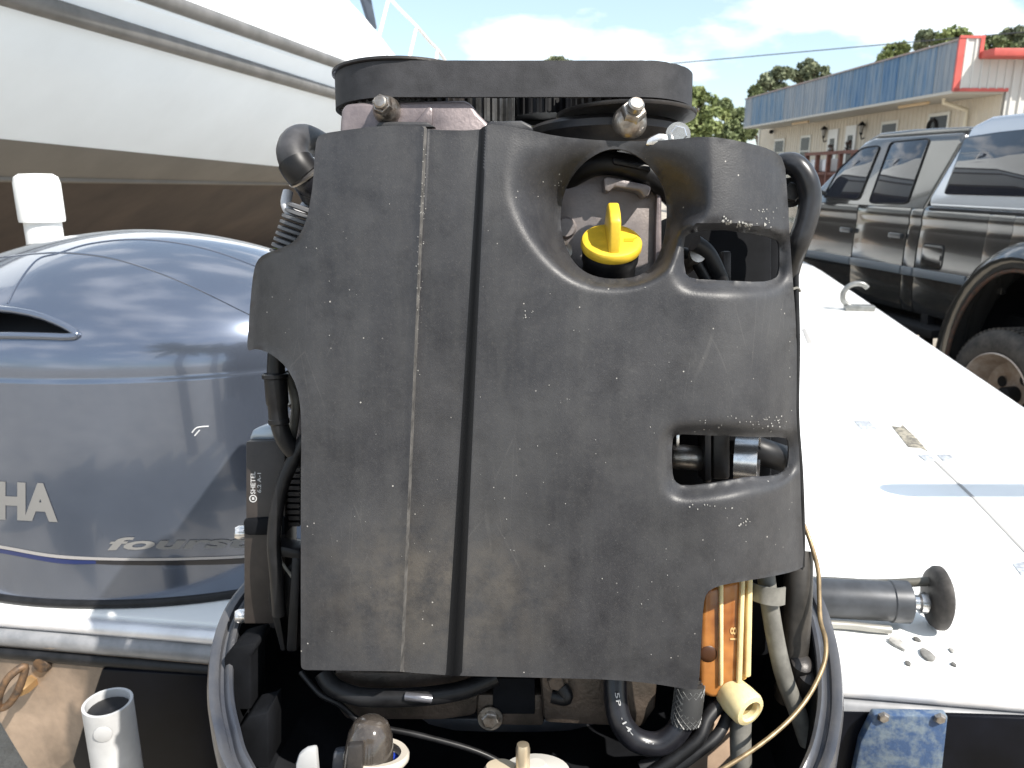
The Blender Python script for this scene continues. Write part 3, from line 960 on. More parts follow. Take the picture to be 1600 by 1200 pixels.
for i in range(n):
    a, b = dense[i - 1], dense[(i + 1) % n]
    t = V(b[0] - a[0], b[1] - a[1], 0).normalized()
    nrm = V(t.y, -t.x, 0)
    p = V(dense[i][0], dense[i][1], belt_c)
    th = .0028 + (.0022 if (i // 2) % 2 else 0)
    frayed = .0005 * rnd.random() if p.x > cR.x - .01 else .0001 * rnd.random()
    for (o_, z) in ((0, -BH), (0, BH + frayed), (-th, BH + frayed), (-th, -BH)):
        bv.append(p + nrm * o_ + V(0, 0, z))
for i in range(n):
    j = (i + 1) % n
    for k in range(4):
        bf.append((i * 4 + k, j * 4 + k, j * 4 + (k + 1) % 4, i * 4 + (k + 1) % 4))
belt = obj('timing_belt', bv, bf, M_belt, eng, smooth=40)
belt['label'] = 'wide black toothed timing belt around two pulleys'
def gear_vf(c, r, z0, z1, teeth, depth):
    poly = []
    for k in range(teeth):
        for q, rr in ((0, r), (.28, r), (.42, r - depth), (.86, r - depth)):
            a = 2 * math.pi * (k + q) / teeth
            poly.append(V(c.x + rr * math.cos(a), c.y + rr * math.sin(a), c.z + z0))
    return prism_vf(poly, (0, 0, z1 - z0))
pl = obj('pulley', *gear_vf(cL, RL_ - .004, -BH - .001, BH, 40, .003), M_dark_metal, eng, smooth=30)
lathe('flange', [(0, BH + .0005), (RL_ + .0015, BH + .0005), (RL_ + .0025, BH + .0012), (RL_ + .0025, BH + .0032), (RL_ - .004, BH + .0042), (.02, BH + .0042), (0, BH + .0042)], cL, (0, 0, 1), M_dark_metal, pl, 72)
lathe('hub_nut', [(.016, BH + .004), (.016, BH + .012), (0, BH + .012)], cL, (0, 0, 1), M_steel, pl, 6)
pr = obj('pulley', *gear_vf(cR, RR_ - .004, -BH - .001, BH - .002, 38, .003), M_dark_metal, eng, smooth=30)
lathe('flange', [(.02, -BH - .0055), (RR_ + .0035, -BH - .0055), (RR_ + .0045, -BH - .004), (RR_ + .0045, -BH - .0025), (.02, -BH - .0022)], cR, (0, 0, 1), M_dark_metal, pr, 72)
lathe('hub_nut', [(.016, BH - .004), (.016, BH + .004), (0, BH + .004)], cR, (0, 0, 1), M_steel, pr, 6)
# crank sprockets in the gap below the belt
M_gear = mat('gear_metal', (.10, .10, .10), .32, metal=.8, var=.3, vscale=80)
gc = E(752, 170, .10); obj('crank_gear', *gear_vf(gc, .030, -.016, .022, 26, .0028), M_gear, eng, smooth=25)
gc = E(850, 165, .13); obj('crank_gear', *gear_vf(gc, .030, -.012, .022, 24, .0028), M_black_plastic, eng, smooth=25)
# pulley housing right, with stud bolt
hc = E(948, 200, .115)
zt = E(948, 160, .015).z - hc.z
lathe('pulley_housing', [(.02, zt), (.070, zt - .002), (.0745, zt - .006), (.0750, zt - .012), (.072, zt - .016), (.0690, zt - .022), (.067, zt - .03), (.066, -.017), (.02, -.018)], hc, (0, 0, 1), M_dark_metal, eng, 64)
def stud(u, v, Y, r, L, ax):
    c = E(u, v, Y)
    ps = [lathe_vf([(r * 1.7, -.004), (r * 1.75, .0), (r * 1.5, .006), (r * 1.12, .010)], c, ax, 24),
          lathe_vf([(r * 1.25, .008), (r * 1.25, .0145), (r * 1.1, .016), (r * .9, .016)], c, ax, 6, .2),
          lathe_vf([(r * .82, .015), (r * .82, .013 + L * .55), (r * .80, .013 + L * .85), (r * .62, .013 + L), (0, .013 + L)], c, ax, 20)]
    return obj('stud_bolt', *join_vf(*ps), M_steel, eng, smooth=40)
stud(984, 190, .026, .0082, .010, (.10, -.80, .42))
stud(604, 172, .030, .0066, .008, (-.12, -.98, .12))
eprism('bearing_cap', [(1006, 228), (1012, 215), (1030, 206), (1046, 209), (1046, 228)], .018, .04, M_bright, bevel=.004)
ebox('bolt_lug', 1043, 205, 1075, 232, .03, .05, M_grey_metal, bevel=.003)
bolt(1059, 211, .03, .0066, .005, M_bright)
# bracket casting left
eprism('belt_bracket', [(531, 200), (533, 172), (540, 162), (560, 160), (725, 156), (736, 161), (746, 176), (758, 188), (768, 198), (766, 215), (531, 222)], .034, .06, M_plate, bevel=.005, bseg=3)
eprism('bracket_rib', [(640, 200), (676, 196), (676, 168), (668, 166)], .031, .038, M_plate, bevel=.002)

# ---- hoses and parts on the left side
elbow = tube('hose_elbow', [E(*p) for p in [(494, 306, .085), (480, 280, .075), (466, 262, .072), (457, 240, .076), (462, 222, .088), (478, 217, .11), (498, 226, .14)]], [.0135, .0135, .0140, .0140, .0135, .013, .013], mat('hose_worn', (.035, .034, .036), .5, var=.4, vscale=50), eng, 18)
tube('hose_sleeve', [E(476, 273, .0738), E(466, 261, .0718), E(461.5, 253, .0722)], .0158, M_black_plastic, elbow, 20, 4)
tube('hose_tail', [E(522, 336, .105), E(500, 308, .088), E(486, 288, .078), E(478, 276, .0745)], .0142, mat('hose_gloss', (.015, .015, .018), .25), elbow, 18)
tube('clamp_ring', [E(477.5, 275, .0745), E(475.8, 272.8, .0738)], .0164, M_steel, elbow, 20, 2)
etube('lifting_eye', [(450, 300, .085), (447, 318, .08), (455, 332, .078), (470, 330, .08), (482, 316, .085)], .0048, mat('pale_plastic', (.5, .5, .52), .45), None, 10)
# ribbed duct behind the flap
rb = []
for k in range(9):
    v = 326 + k * 9
    rb.append(lathe_vf([(.016, 0), (.021, .0012), (.021, .0035), (.016, .0047)], E(484 - k * 3.2, v, .085), (-.35, 0, -1), 22))
obj('ribbed_duct', *join_vf(*rb), mat('duct_grey', (.11, .11, .115), .5), eng, smooth=40)
# cable with connector down the left side
cab = etube('wiring_cable', [(436, 520, .045), (432, 560, .045), (431, 600, .045), (433, 640, .045), (438, 668, .045), (448, 692, .048), (466, 712, .055), (486, 725, .07)], .0078, M_black_rubber)
lathe('connector', [(.010, 0), (.0115, .001), (.0115, .004), (.0098, .005), (.0098, .026), (.0085, .029), (.0085, .040), (.0092, .0405), (.0092, .044), (.0075, .046)], E(430, 583, .045), (.04, 0, -1), M_black_plastic, cab, 22)
etube('wiring_cable', [(492, 660, .05), (466, 705, .05), (444, 750, .05), (432, 800, .05), (428, 850, .05), (432, 900, .05), (436, 960, .055)], .0062, M_black_rubber)
etube('wiring_cable', [(446, 580, .06), (458, 612, .06), (462, 640, .06), (455, 690, .062)], .004, M_grey_hose)
lathe('spark_plug', [(0, .012), (.005, .011), (.007, .0), (.007, -.012), (.010, -.013), (.010, -.03)], E(459, 628, .08), (-.2, -.9, .3), M_steel, eng, 16)
ebox('solenoid', 447, 640, 480, 690, .085, .12, M_grey_metal, bevel=.006)
# ignition module
mod = eprism('ignition_module', [(384, 690), (446, 688), (446, 975), (381, 975), (381, 830), (384, 826)], .075, .115, mat('module_brown', (.030, .024, .021), .42, var=.25, vscale=40), bevel=.004)
mod['label'] = 'tall dark ignition module with pale printed letters'
eprism('module_band', [(378, 812), (446, 808), (446, 838), (380, 838)], .070, .118, M_pan_in, mod, .004)
fins = [box_vf(tuple(E(447, 693 + k * 9.5, .08)), tuple(E(468, 699 + k * 9.5, .08) + V(0, .035, 0))) for k in range(14)]
obj('cooling_fins', *join_vf(*fins), M_dark_metal, mod)
eprism('module_lug', [(388, 688), (394, 672), (412, 665), (432, 664), (440, 690)], .085, .10, mat('module_lug_pale', (.34, .38, .42), .3, metal=.5), mod, .003)
for (u, v) in ((377, 832), (377, 962)):
    lathe('screw', [(0, .010), (.005, .0095), (.0068, .006), (.0068, 0)], E(u + 6, v, .088), (-.9, -.4, .1), M_bright, mod, 12)
def side_text(s, u, v0, v1, h_px, Y, m, parent, name='printed_lettering'):
    # text reading upwards, from v0 (bottom) to v1 (top)
    tv, tf = text_mesh(s, 1.0, .012)
    xs = [p[0] for p in tv]; ysx = [p[1] for p in tv]
    x0, x1 = min(xs), max(xs); y0, y1 = min(ysx), max(ysx)
    out = []
    for p in tv:
        a = (p[0] - x0) / (x1 - x0); b_ = (p[1] - y0) / (y1 - y0)
        out.append(E(u - b_ * h_px, v0 + (v1 - v0) * a, Y))
    return obj(name, out, tf, m, parent, normals=False)
M_print = mat('pale_print', (.42, .42, .42), .5)
side_text('SHETEL', 399, 772, 737, 7.5, .0745, M_print, mod)
side_text('6.2 A-1', 408, 770, 739, 6, .0745, M_print, mod)
lathe('print_ring', [(.0026, 0), (.0036, 0), (.0036, .0003), (.0026, .0003)], E(395.5, 779, .0745), (0, -1, 0), M_print, mod, 20)
ebox('print_mark', 393.6, 777, 397.4, 781, .0742, .0745, M_print, mod, bevel=0)
# plastic bracket below the module, lower left
eprism('cable_bracket', [(415, 848), (470, 860), (470, 876), (418, 868)], .05, .075, M_black_plastic, bevel=.003)
eprism('cable_bracket', [(455, 868), (470, 872), (464, 1020), (446, 1020)], .05, .07, M_black_plastic, bevel=.003)
eprism('cable_bracket', [(424, 868), (431, 868), (432, 930), (446, 1018), (438, 1018), (418, 940)], .055, .075, M_black_plastic, bevel=.003)
etube('wiring_cable', [(431, 868, .052), (448, 890, .052), (470, 920, .055)], .0016, M_grey_hose, None, 8)
ebox('relay', 418, 890, 462, 985, .075, .12, M_black_plastic, bevel=.005)

# ---- hoses on the right side
rh = etube('coolant_hose', [(1190, 290, .11), (1212, 262, .09), (1238, 256, .075), (1258, 276, .07), (1266, 308, .07), (1260, 345, .07), (1247, 380, .072), (1236, 410, .085), (1226, 450, .10)], .0098, mat('hose_black_gloss', (.02, .02, .022), .3, var=.4, vscale=60))
bolt(1234, 301, .085, .0085, .008, M_dark_metal)
etube('wiring_cable', [(1243, 380, .085), (1243, 450, .085), (1245, 540, .085), (1244, 650, .085), (1250, 740, .085), (1253, 830, .085), (1252, 900, .085)], .0032, M_black_rubber, None, 8)
etube('wiring_cable', [(1240, 470, .086), (1242, 520, .086), (1243, 560, .086)], .0016, mat('orange_wire', (.45, .12, .03), .5), None, 8)
etube('cable_tie', [(1238, 452, .08), (1246, 450, .082), (1250, 455, .085)], .0012, M_grey_hose, None, 6)
# coil of the bracket behind the right edge
eprism('intake_body', [(1190, 270), (1238, 270), (1236, 900), (1190, 900)], .15, .30, M_pan_in, bevel=.01)

# ---- yellowed reservoir low on the right
M_amber = mat('yellowed_translucent_plastic', (0.45, 0.185, 0.05), 0.22, coat=.3, col2=(0.17, 0.05, 0.012), vscale=38, sss=.2, lo=.35, hi=.7, detail=2)
res = eprism('oil_separator', [(1096, 930), (1108, 918), (1160, 905), (1162, 1060), (1150, 1092), (1110, 1092), (1092, 1082)], .045, .085, M_amber, bevel=.005, bseg=3)
res['label'] = 'amber yellowed plastic separator bottle with cream ribs'
eprism('rib', [(1124, 912), (1131, 912), (1131, 1070), (1125, 1075)], .0405, .05, M_cream, res, .0016)
eprism('rib', [(1158, 905), (1165, 905), (1160, 1068), (1152, 1070)], .0405, .055, M_cream, res, .0016)
eprism('rib', [(1169, 905), (1177, 905), (1174, 1058), (1165, 1060)], .046, .075, M_cream, res, .0016)
eprism('back_wall', [(1160, 903), (1172, 903), (1168, 1062), (1156, 1066)], .052, .085, mat('amber_pale', (.50, .30, .10), .35, sss=.3), res, .002)
lathe('oil_stain', [(0, .0016), (.004, .0014), (.0075, .0006), (.0082, 0)], E(1107, 1022, .0452), (0, -1, 0), mat('oil_stain', (.05, .018, .006), .4), res, 20)
noz_ax = V(.45, -.86, -.22)
lathe('nozzle', [(.0085, .0165), (.0085, .0215), (.0105, .0235), (.0148, .0225), (.0165, .019), (.0165, .008), (.0155, -.004), (.011, -.014), (0, -.016)], E(1146, 1086, .048), noz_ax, M_cream, res, 30)
lathe('nozzle_bore', [(0, .010), (.0086, .010), (.0086, .0175)], E(1146, 1086, .048), noz_ax, mat('bore_dark', (.30, .23, .10), .5), res, 24)
side_text('18', 1151, 1000, 980, 10, .0443, mat('pale_emboss', (.62, .38, .16), .4), res, 'moulded_number')

gh = etube('drain_hose', [(1196, 890, .075), (1202, 940, .07), (1212, 1000, .068), (1226, 1060, .066), (1246, 1112, .066), (1262, 1160, .07)], .0083, M_grey_hose)
cl_ = []
for k in range(13):
    a = math.pi * (-.15 + 1.0 * k / 12)
    cl_.append(a)
band_o = [E(1178, 912, .06), E(1190, 916, .052), E(1204, 919, .05), E(1218, 920, .053), E(1228, 918, .058)]
bandv, bandf = [], []
for i, p in enumerate(catmull(band_o, 5)):
    bandv += [p, p + V(0, 0, -.0165), p + V(0, .0025, -.0165), p + V(0, .0025, 0)]
nn = len(bandv) // 4
for i in range(nn - 1):
    for k in range(4):
        bandf.append((i * 4 + k, i * 4 + (k + 1) % 4, i * 4 + 4 + (k + 1) % 4, i * 4 + 4 + k))
bandf += [(0, 1, 2, 3), ((nn - 1) * 4 + 3, (nn - 1) * 4 + 2, (nn - 1) * 4 + 1, (nn - 1) * 4)]
obj('hose_band', bandv, bandf, M_grey_hose, gh, smooth=40)
etube('coolant_hose', [(1248, 860, .10), (1247, 920, .09), (1244, 980, .088), (1238, 1040, .09), (1232, 1090, .10)], .0135, mat('hose_dusty', (.028, .025, .022), .45, var=.5, vscale=40))
etube('wiring_cable', [(1254, 890, .085), (1253, 960, .083), (1247, 1010, .082), (1240, 1048, .082)], .0014, M_grey_hose, None, 8)
etube('coolant_hose', [(1160, 1095, .055), (1157, 1140, .05), (1158, 1190, .048), (1160, 1260, .05)], .0098, M_grey_hose)
# bosses with screws, lower right
for (u, v, r) in ((1253, 1036, .0105), (1268, 1052, .014)):
    lathe('mount_boss', [(0, .004), (r * .6, .004), (r, .001), (r, -.05), (0, -.05)], E(u, v, .075), (0.1, -.55, .83), M_dark_metal, eng, 24)
ebox('mount_plate', 1262, 1052, 1292, 1100, .08, .12, M_pan_in, bevel=.004)
# thin brown cable looping over the rim
etube('release_cable', [(1256, 820, .10), (1266, 846, .09), (1278, 890, .08), (1280, 930, .07), (1282, 970, .06), (1290, 1000, .055), (1288, 1035, .045), (1268, 1080, .03), (1238, 1120, .015), (1195, 1158, .0), (1140, 1195, -.012), (1080, 1228, -.02)], .0021, mat('brown_cable', (.22, .16, .09), .4, metal=.4, var=.3, vscale=120), None, 8)

# ---- lower end below the cover
eprism('crankcase', [(520, 1050), (752, 1050), (745, 1120), (690, 1128), (540, 1128), (520, 1100)], .06, .16, M_crank, bevel=.006)
eprism('crankcase', [(842, 1040), (1030, 1040), (1025, 1110), (1005, 1140), (850, 1132)], .055, .16, M_crank, bevel=.006)
eprism('crankcase_web', [(742, 1085), (850, 1085), (850, 1136), (746, 1134)], .065, .16, M_crank, bevel=.004)
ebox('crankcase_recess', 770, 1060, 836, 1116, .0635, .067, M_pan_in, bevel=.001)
bolt(766, 1122, .062, .0075, .006)
bolt(868, 1062, .05, .0075, .007, M_crank)
etube('flange_plate', [(862, 1086, .05), (884, 1090, .048), (876, 1072, .05)], .007, M_black_plastic)
etube('wiring_loom', [(505, 1050, .05), (520, 1072, .045), (560, 1088, .04), (620, 1090, .038), (680, 1086, .038), (730, 1076, .04), (775, 1056, .045)], .0085, M_black_rubber)
etube('clip', [(634, 1088, .030), (655, 1090, .028), (674, 1092, .030)], .004, mat('clip_steel', (.2, .2, .22), .3, metal=.7), None, 8)
etube('wiring_loom', [(470, 1050, .06), (500, 1084, .05), (530, 1100, .048), (570, 1130, .05), (660, 1150, .05), (760, 1180, .05), (840, 1230, .05)], .0028, M_black_rubber, None, 8)
uh = etube('fuel_hose', [(962, 1050, .045), (962, 1090, .038), (970, 1128, .032), (994, 1156, .03), (1030, 1162, .03), (1058, 1142, .032), (1072, 1110, .036), (1078, 1060, .045)], .0108, mat('fuel_hose_black', (.012, .012, .015), .3, var=.3, vscale=60), None, 18)
uh['label'] = 'black fuel hose bent in a U with white print'
def hose_text(s, pts, h, m, parent):
    tv, tf = text_mesh(s, 1.0, .01)
    xs = [p[0] for p in tv]; yy = [p[1] for p in tv]
    x0, x1, y0, y1 = min(xs), max(xs), min(yy), max(yy)
    path = catmull([V(p[0], p[1], 0) for p in pts], 12)
    L = [0]
    for a, b in zip(path[:-1], path[1:]): L.append(L[-1] + (b - a).length)
    out = []
    for p in tv:
        t = (p[0] - x0) / (x1 - x0) * L[-1]
        i = min(max(np.searchsorted(L, t) - 1, 0), len(path) - 2)
        f = (t - L[i]) / (L[i + 1] - L[i])
        c = path[i].lerp(path[i + 1], f)
        d = (path[i + 1] - path[i]).normalized()
        nrm = V(d.y, -d.x, 0)
        c = c + nrm * ((p[1] - y0) / (y1 - y0) - .5) * h
        out.append(E(c.x, c.y, .0205 if c.y > 1120 else .0265))
    return obj('printed_lettering', out, tf, m, parent, normals=False)
hose_text('5PA-14-', [(964, 1082), (968, 1105), (976, 1130), (990, 1148)], 7, M_print, uh)
hose_text('B4', [(1008, 1163), (1022, 1166)], 9, M_print, uh)
# braided sleeve
sl = etube('braided_sleeve', [(1078, 1070, .036), (1076, 1100, .033), (1071, 1128, .032)], .0128, mat('braid', (.03, .03, .03), .6), None, 20)
br = []
for k in range(14):
    for s in (-1, 1):
        pts = []
        for q in range(7):
            f = q / 6
            c = E(1078 - 7 * f, 1072 + 56 * f, .036 - .004 * f)
            a = 2 * math.pi * k / 14 + s * f * 2.6
            pts.append(c + V(math.cos(a), math.sin(a), 0) * .0131)
        br.append(tube_vf(pts, .0007, 4, 1, False, None, False))
obj('braid_wires', *join_vf(*br), mat('braid_wire', (.08, .08, .078), .45), sl)
# black cables under the reservoir
etube('wiring_loom', [(1128, 1096, .05), (1104, 1124, .04), (1086, 1160, .03), (1020, 1210, .02)], .0065, M_black_rubber)
etube('wiring_loom', [(1140, 1110, .05), (1120, 1150, .035), (1070, 1190, .025), (1000, 1240, .02)], .0055, M_black_rubber)
etube('wiring_loom', [(1116, 1098, .055), (1098, 1140, .045), (1060, 1172, .04), (1000, 1200, .035)], .006, M_black_rubber)
ebox('tan_bracket', 1075, 1128, 1150, 1215, .085, .10, mat('tan_metal', (.40, .29, .21), .45, var=.2, vscale=20), bevel=.003)
# flush connector with clear cap at the bottom edge
M_clear = mat('smoky_clear_plastic', (.16, .135, .115), .10, trans=.75, ior=1.45, coat=.4, var=.3, vscale=40)
cp = E(576, 1182, -.02)
fuse = lathe('fuel_filter_cup', [(0, .034), (.008, .033), (.014, .029), (.0185, .019), (.0205, .004), (.021, -.014), (.0205, -.03), (0, -.03)], cp, (.08, .1, 1), M_clear, eng, 32)
fuse['label'] = 'smoky clear plastic cup with white collar at the bottom edge'
lathe('collar', [(.0205, .0015), (.026, .002), (.0275, .0), (.0275, -.0035), (.026, -.0055), (.0205, -.006)], cp + V(.006, 0.004, 0), (.05, .1, 1), mat('collar_white', (.46, .42, .36), .4), fuse, 32)
eprism('clip_leg', [(543, 1166), (566, 1164), (566, 1230), (540, 1230)], -.046, -.038, M_dark_metal, fuse, .002)
eprism('blue_ring', [(604, 1176), (622, 1190), (634, 1230), (590, 1230)], -.01, .0, mat('blue_plastic', (.01, .03, .25), .4), eng, .003)
eprism('white_tab', [(461, 1196), (466, 1180), (478, 1172), (494, 1169), (498, 1215), (461, 1220)], -.02, -.012, mat('tab_white', (.36, .36, .36), .45), eng, .003)
eprism('blue_tab', [(520, 1176), (540, 1174), (544, 1220), (516, 1220)], -.015, -.005, M_pan, eng, .003)
lathe('filter_cap', [(0, .006), (.008, .006), (.010, .003), (.028, .0), (.030, -.006), (.030, -.03), (0, -.03)], E(838, 1203, -.02), (0, .1, 1), mat('cap_offwhite', (.50, .48, .44), .4), eng, 32)
lathe('brass_stud', [(0, .022), (.005, .021), (.006, .017), (.006, 0)], E(817, 1200, -.026), (0, 0, 1), mat('brass2', (.6, .5, .36), .3, metal=.8), eng, 14)
lathe('filter_cap', [(0, .004), (.012, .003), (.014, 0), (.014, -.03), (0, -.03)], E(782, 1202, -.02), (0, .1, 1), mat('cap_tan', (.45, .38, .28), .4), eng, 24)

# ---- lower pan with its rim
rim_px = [(352, 1200, -.03), (332, 1140, .0), (323, 1080, .03), (328, 1010, .07), (346, 955, .11), (376, 912, .15), (420, 872, .20), (520, 850, .27), (700, 842, .31), (900, 842, .31), (1100, 846, .27), (1215, 858, .21),
          (1262, 888, .165), (1290, 938, .12), (1309, 998, .085), (1318, 1060, .05), (1317, 1125, .015), (1298, 1200, -.03), (1235, 1290, -.06), (1080, 1380, -.085), (850, 1410, -.09), (600, 1385, -.085), (430, 1300, -.06)]
rim = catmull([E(*p) for p in rim_px], 7, True)
ctr = sum(rim, Vector()) / len(rim)
def rim_ring(inset, dz):
    out = []
    n_ = len(rim)
    for i in range(n_):
        t = (rim[(i + 1) % n_] - rim[i - 1]); t.z = 0; t.normalize()
        nrm = V(t.y, -t.x, 0)
        if nrm.dot(rim[i] - ctr) > 0: nrm = -nrm
        out.append(rim[i] + nrm * inset + V(0, 0, dz))
    return out
def loft(name, rings, m, parent, cap_last=False, smooth=40):
    n_ = len(rings[0])
    v = [p for r_ in rings for p in r_]
    f = []
    for k in range(len(rings) - 1):
        for i in range(n_):
            j = (i + 1) % n_
            f.append((k * n_ + i, k * n_ + j, (k + 1) * n_ + j, (k + 1) * n_ + i))
    if cap_last:
        f.append(tuple(range((len(rings) - 1) * n_, len(rings) * n_)))
    return obj(name, v, f, m, parent, smooth=smooth)
pan = loft('lower_pan', [rim_ring(.045, -.26), rim_ring(.030, -.20), rim_ring(.012, -.10), rim_ring(.002, -.03), rim_ring(0, -.006), rim_ring(.0015, -.001), rim_ring(.005, .0), rim_ring(.010, -.002),
                         rim_ring(.0115, -.007), rim_ring(.0145, -.0075), rim_ring(.016, -.001), rim_ring(.019, .0015), rim_ring(.022, .0), rim_ring(.023, -.004)], M_pan, eng)
pan['label'] = 'grey lower engine pan with a grooved rim'
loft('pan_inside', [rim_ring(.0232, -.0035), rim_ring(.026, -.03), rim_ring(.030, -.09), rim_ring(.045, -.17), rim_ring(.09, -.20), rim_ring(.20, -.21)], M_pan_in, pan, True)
# latch bosses inside the pan, left
eprism('latch_post', [(349, 1028), (362, 1014), (398, 1004), (402, 1012), (392, 1026), (392, 1110), (352, 1110)], .055, .10, M_pan_in, bevel=.006)
eprism('latch_post', [(372, 1140), (388, 1120), (414, 1114), (420, 1108), (420, 1200), (376, 1200)], .02, .06, M_pan_in, bevel=.006)
# mid section and lower unit below the pan, swung aft with the tilt
bot = E(820, 1250, .10)
msec = []
for k, (sx_, sy_, z, dy_) in enumerate([(.17, .22, -.02, .02), (.12, .18, -.12, .02), (.075, .15, -.25, .01), (.06, .14, -.45, .0), (.055, .15, -.60, .0), (.05, .16, -.66, 0)]):
    msec.append([bot + V(sx_ * math.cos(a), dy_ + sy_ * math.sin(a), z) for a in [2 * math.pi * i / 28 for i in range(28)]])
loft('mid_section', msec, M_pan, eng, True)
obj('clamp_bracket', *box_vf(bot + V(-.13, .12, -.42), bot + V(.13, .36, .02)), M_pan, eng, bevel=.02)
lathe('gear_case', [(0, -.22), (.03, -.20), (.055, -.12), (.06, .0), (.055, .12), (.03, .26), (0, .30)], bot + V(0, .02, -.66), (0, 1, 0), M_pan, eng, 24)

# ------------------------------------------------------------------ engine hood set down on the deck
HC = Vector((-.69, 1.47, DECK_Z))
HA, HB, HNP = .45, .30, 2.1
hood = empty('engine_hood', HC, None, 'metallic blue grey outboard hood standing on the white deck', 'engine hood')
def hood_scale(z):
    if z <= .385:
        return 1.0 + .022 * math.sin(math.pi * min(1, z / .385)) - .02 * (z / .385)
    if z <= .392:
        t = (z - .385) / .007
        return .98 - .008 * t
    zz = min(1.0, (z - .392) / .208)
    return .972 * (1 - zz ** 2.0) ** .56
def hood_r(a):
    c, s = abs(math.cos(a)), abs(math.sin(a))
    return ((c / HA) ** HNP + (s / HB) ** HNP) ** (-1 / HNP)
def hood_F(p):
    x, y = p.x, p.y
    return ((abs(x) / HA) ** HNP + (abs(y) / HB) ** HNP) ** (1 / HNP) - (hood_scale(p.z) if p.z < .6 else 0)
def hood_hit(u, v, out=0.0):
    d = ray(u, v).normalized()
    o = CAM - HC
    t0 = .75
    p = o + d * t0
    step = .004
    while t0 < 2.4:
        p = o + d * t0
        if p.z < .5999 and hood_F(p) < 0: break
        t0 += step
    lo, hi = t0 - step, t0
    for _ in range(24):
        mid = (lo + hi) / 2
        q = o + d * mid
        if q.z < .5999 and hood_F(q) < 0: hi = mid
        else: lo = mid
    q = o + d * (hi - out)
    return q
def hood_material():
    m = mat('metallic_blue_grey_paint', (.125, .147, .195), .17, metal=.68, coat=.9, var=.05, vscale=5)
    return m
M_hood = hood_material()
zl = [0, .012] + list(np.linspace(.03, .38, 24)) + [.3835, .385, .3885, .392, .3955] + list(.392 + .208 * np.sin(np.linspace(.03, math.pi / 2, 76)))
SEG = 520
slot_px = chaikin([(-140, 520), (-100, 492), (-40, 482), (10, 483), (60, 492), (100, 508), (123, 523), (112, 527), (60, 525), (0, 524), (-70, 526)], 1)
hv, hf = [], []
for z in zl[:-1]:
    s = hood_scale(z)
    for k in range(SEG):
        a = 2 * math.pi * k / SEG
        r = hood_r(a) * s
        bump_ = 0.0
        hv.append(V(r * math.cos(a), r * math.sin(a), z))
top = len(hv)
hv.append(V(0, 0, .6))
def proj(p):
    q = p + HC - CAM
    c, s = math.cos(PITCH), math.sin(PITCH)
    dep = q.y * c - q.z * s
    up = q.y * s + q.z * c
    return (800 + FPX * q.x / dep, 600 - FPX * up / dep) if dep > .05 else (-9999, -9999)
pxs = np.array([proj(p) for p in hv])
inside = in_poly(pxs[:, 0], pxs[:, 1], slot_px)
ysrc = np.array([p.y for p in hv])
inside &= ysrc < 0
nz = len(zl) - 1
for r_ in range(nz - 1):
    for k in range(SEG):
        k2 = (k + 1) % SEG
        f = (r_ * SEG + k, r_ * SEG + k2, (r_ + 1) * SEG + k2, (r_ + 1) * SEG + k)
        if all(inside[i] for i in f):
            continue
        hf.append(f)
for k in range(SEG):
    hf.append(((nz - 1) * SEG + k, (nz - 1) * SEG + (k + 1) % SEG, top))
obj('shell', hv, hf, M_hood, hood, smooth=32)
# intake slot: pocket and painted lip
lip = [hood_hit(u, v, .001) for u, v in resample(slot_px, 12)]
lc = sum(lip, Vector()) / len(lip)
lo_ = tube('intake_lip', lip, .0062, M_hood, hood, 8, closed=True, sub=2)
ins = [p.lerp(lc, .12) + V(.0, .055, -.012) for p in lip]
n = len(lip)
pv = lip + ins
pf = [(i, (i + 1) % n, n + (i + 1) % n, n + i) for i in range(n)] + [tuple(range(n, 2 * n))]
obj('air_intake', pv, pf, mat('intake_black', (.004, .004, .006), .5), hood, smooth=40)
# black gasket under the edge
gas = [V(hood_r(2 * math.pi * k / 120) * math.cos(2 * math.pi * k / 120) * .995, hood_r(2 * math.pi * k / 120) * math.sin(2 * math.pi * k / 120) * .995, .0075) for k in range(120)]
tube('gasket', gas, .0085, M_black_rubber, hood, 8, closed=True, smooth_path=False)
# crest ridges on the shoulder
def hood_line(name, px, r, m, sub=10):
    pts = [hood_hit(p.x, p.y, -.0 + .0004) for p in catmull([V(a, b, 0) for a, b in px], sub)]
    return tube(name, pts, r, m, hood, 6, smooth_path=False)
hood_line('crest_ridge', [(-40, 408), (60, 396), (130, 397), (200, 410), (290, 443), (400, 496), (470, 528)], .0016, M_hood)
hood_line('crest_ridge', [(12, 474), (30, 440), (58, 406), (90, 396), (140, 381), (210, 374), (280, 380), (340, 394), (400, 416)], .0016, M_hood)
# printed trim
def hood_band(name, top_px, bot_px, m, out):
    a = [hood_hit(p.x, p.y, out) for p in catmull([V(x, y, 0) for x, y in top_px], 8)]
    b = [hood_hit(p.x, p.y, out) for p in catmull([V(x, y, 0) for x, y in bot_px], 8)]
    n_ = len(a)
    return obj(name, a + b, [(i, i + 1, n_ + i + 1, n_ + i) for i in range(n_ - 1)], m, hood, smooth=60)
M_silver = mat('silver_vinyl', (.42, .41, .41), .4, metal=.4)
M_bluev = mat('blue_vinyl', (.010, .022, .10), .3, coat=.4)
M_blackv = mat('black_vinyl', (.012, .012, .016), .3, coat=.4)
hood_band('silver_stripe', [(-200, 829), (-80, 840), (0, 852), (90, 867), (200, 872), (300, 871), (400, 866), (520, 850)], [(-200, 834), (-80, 845), (0, 857), (90, 872), (200, 876), (300, 875), (400, 870), (520, 854)], M_silver, .0012)
hood_band('blue_stripe', [(-200, 835), (-80, 846), (0, 858), (90, 873), (150, 876)], [(-200, 842), (-80, 853), (0, 864), (90, 880), (150, 881)], M_bluev, .0012)
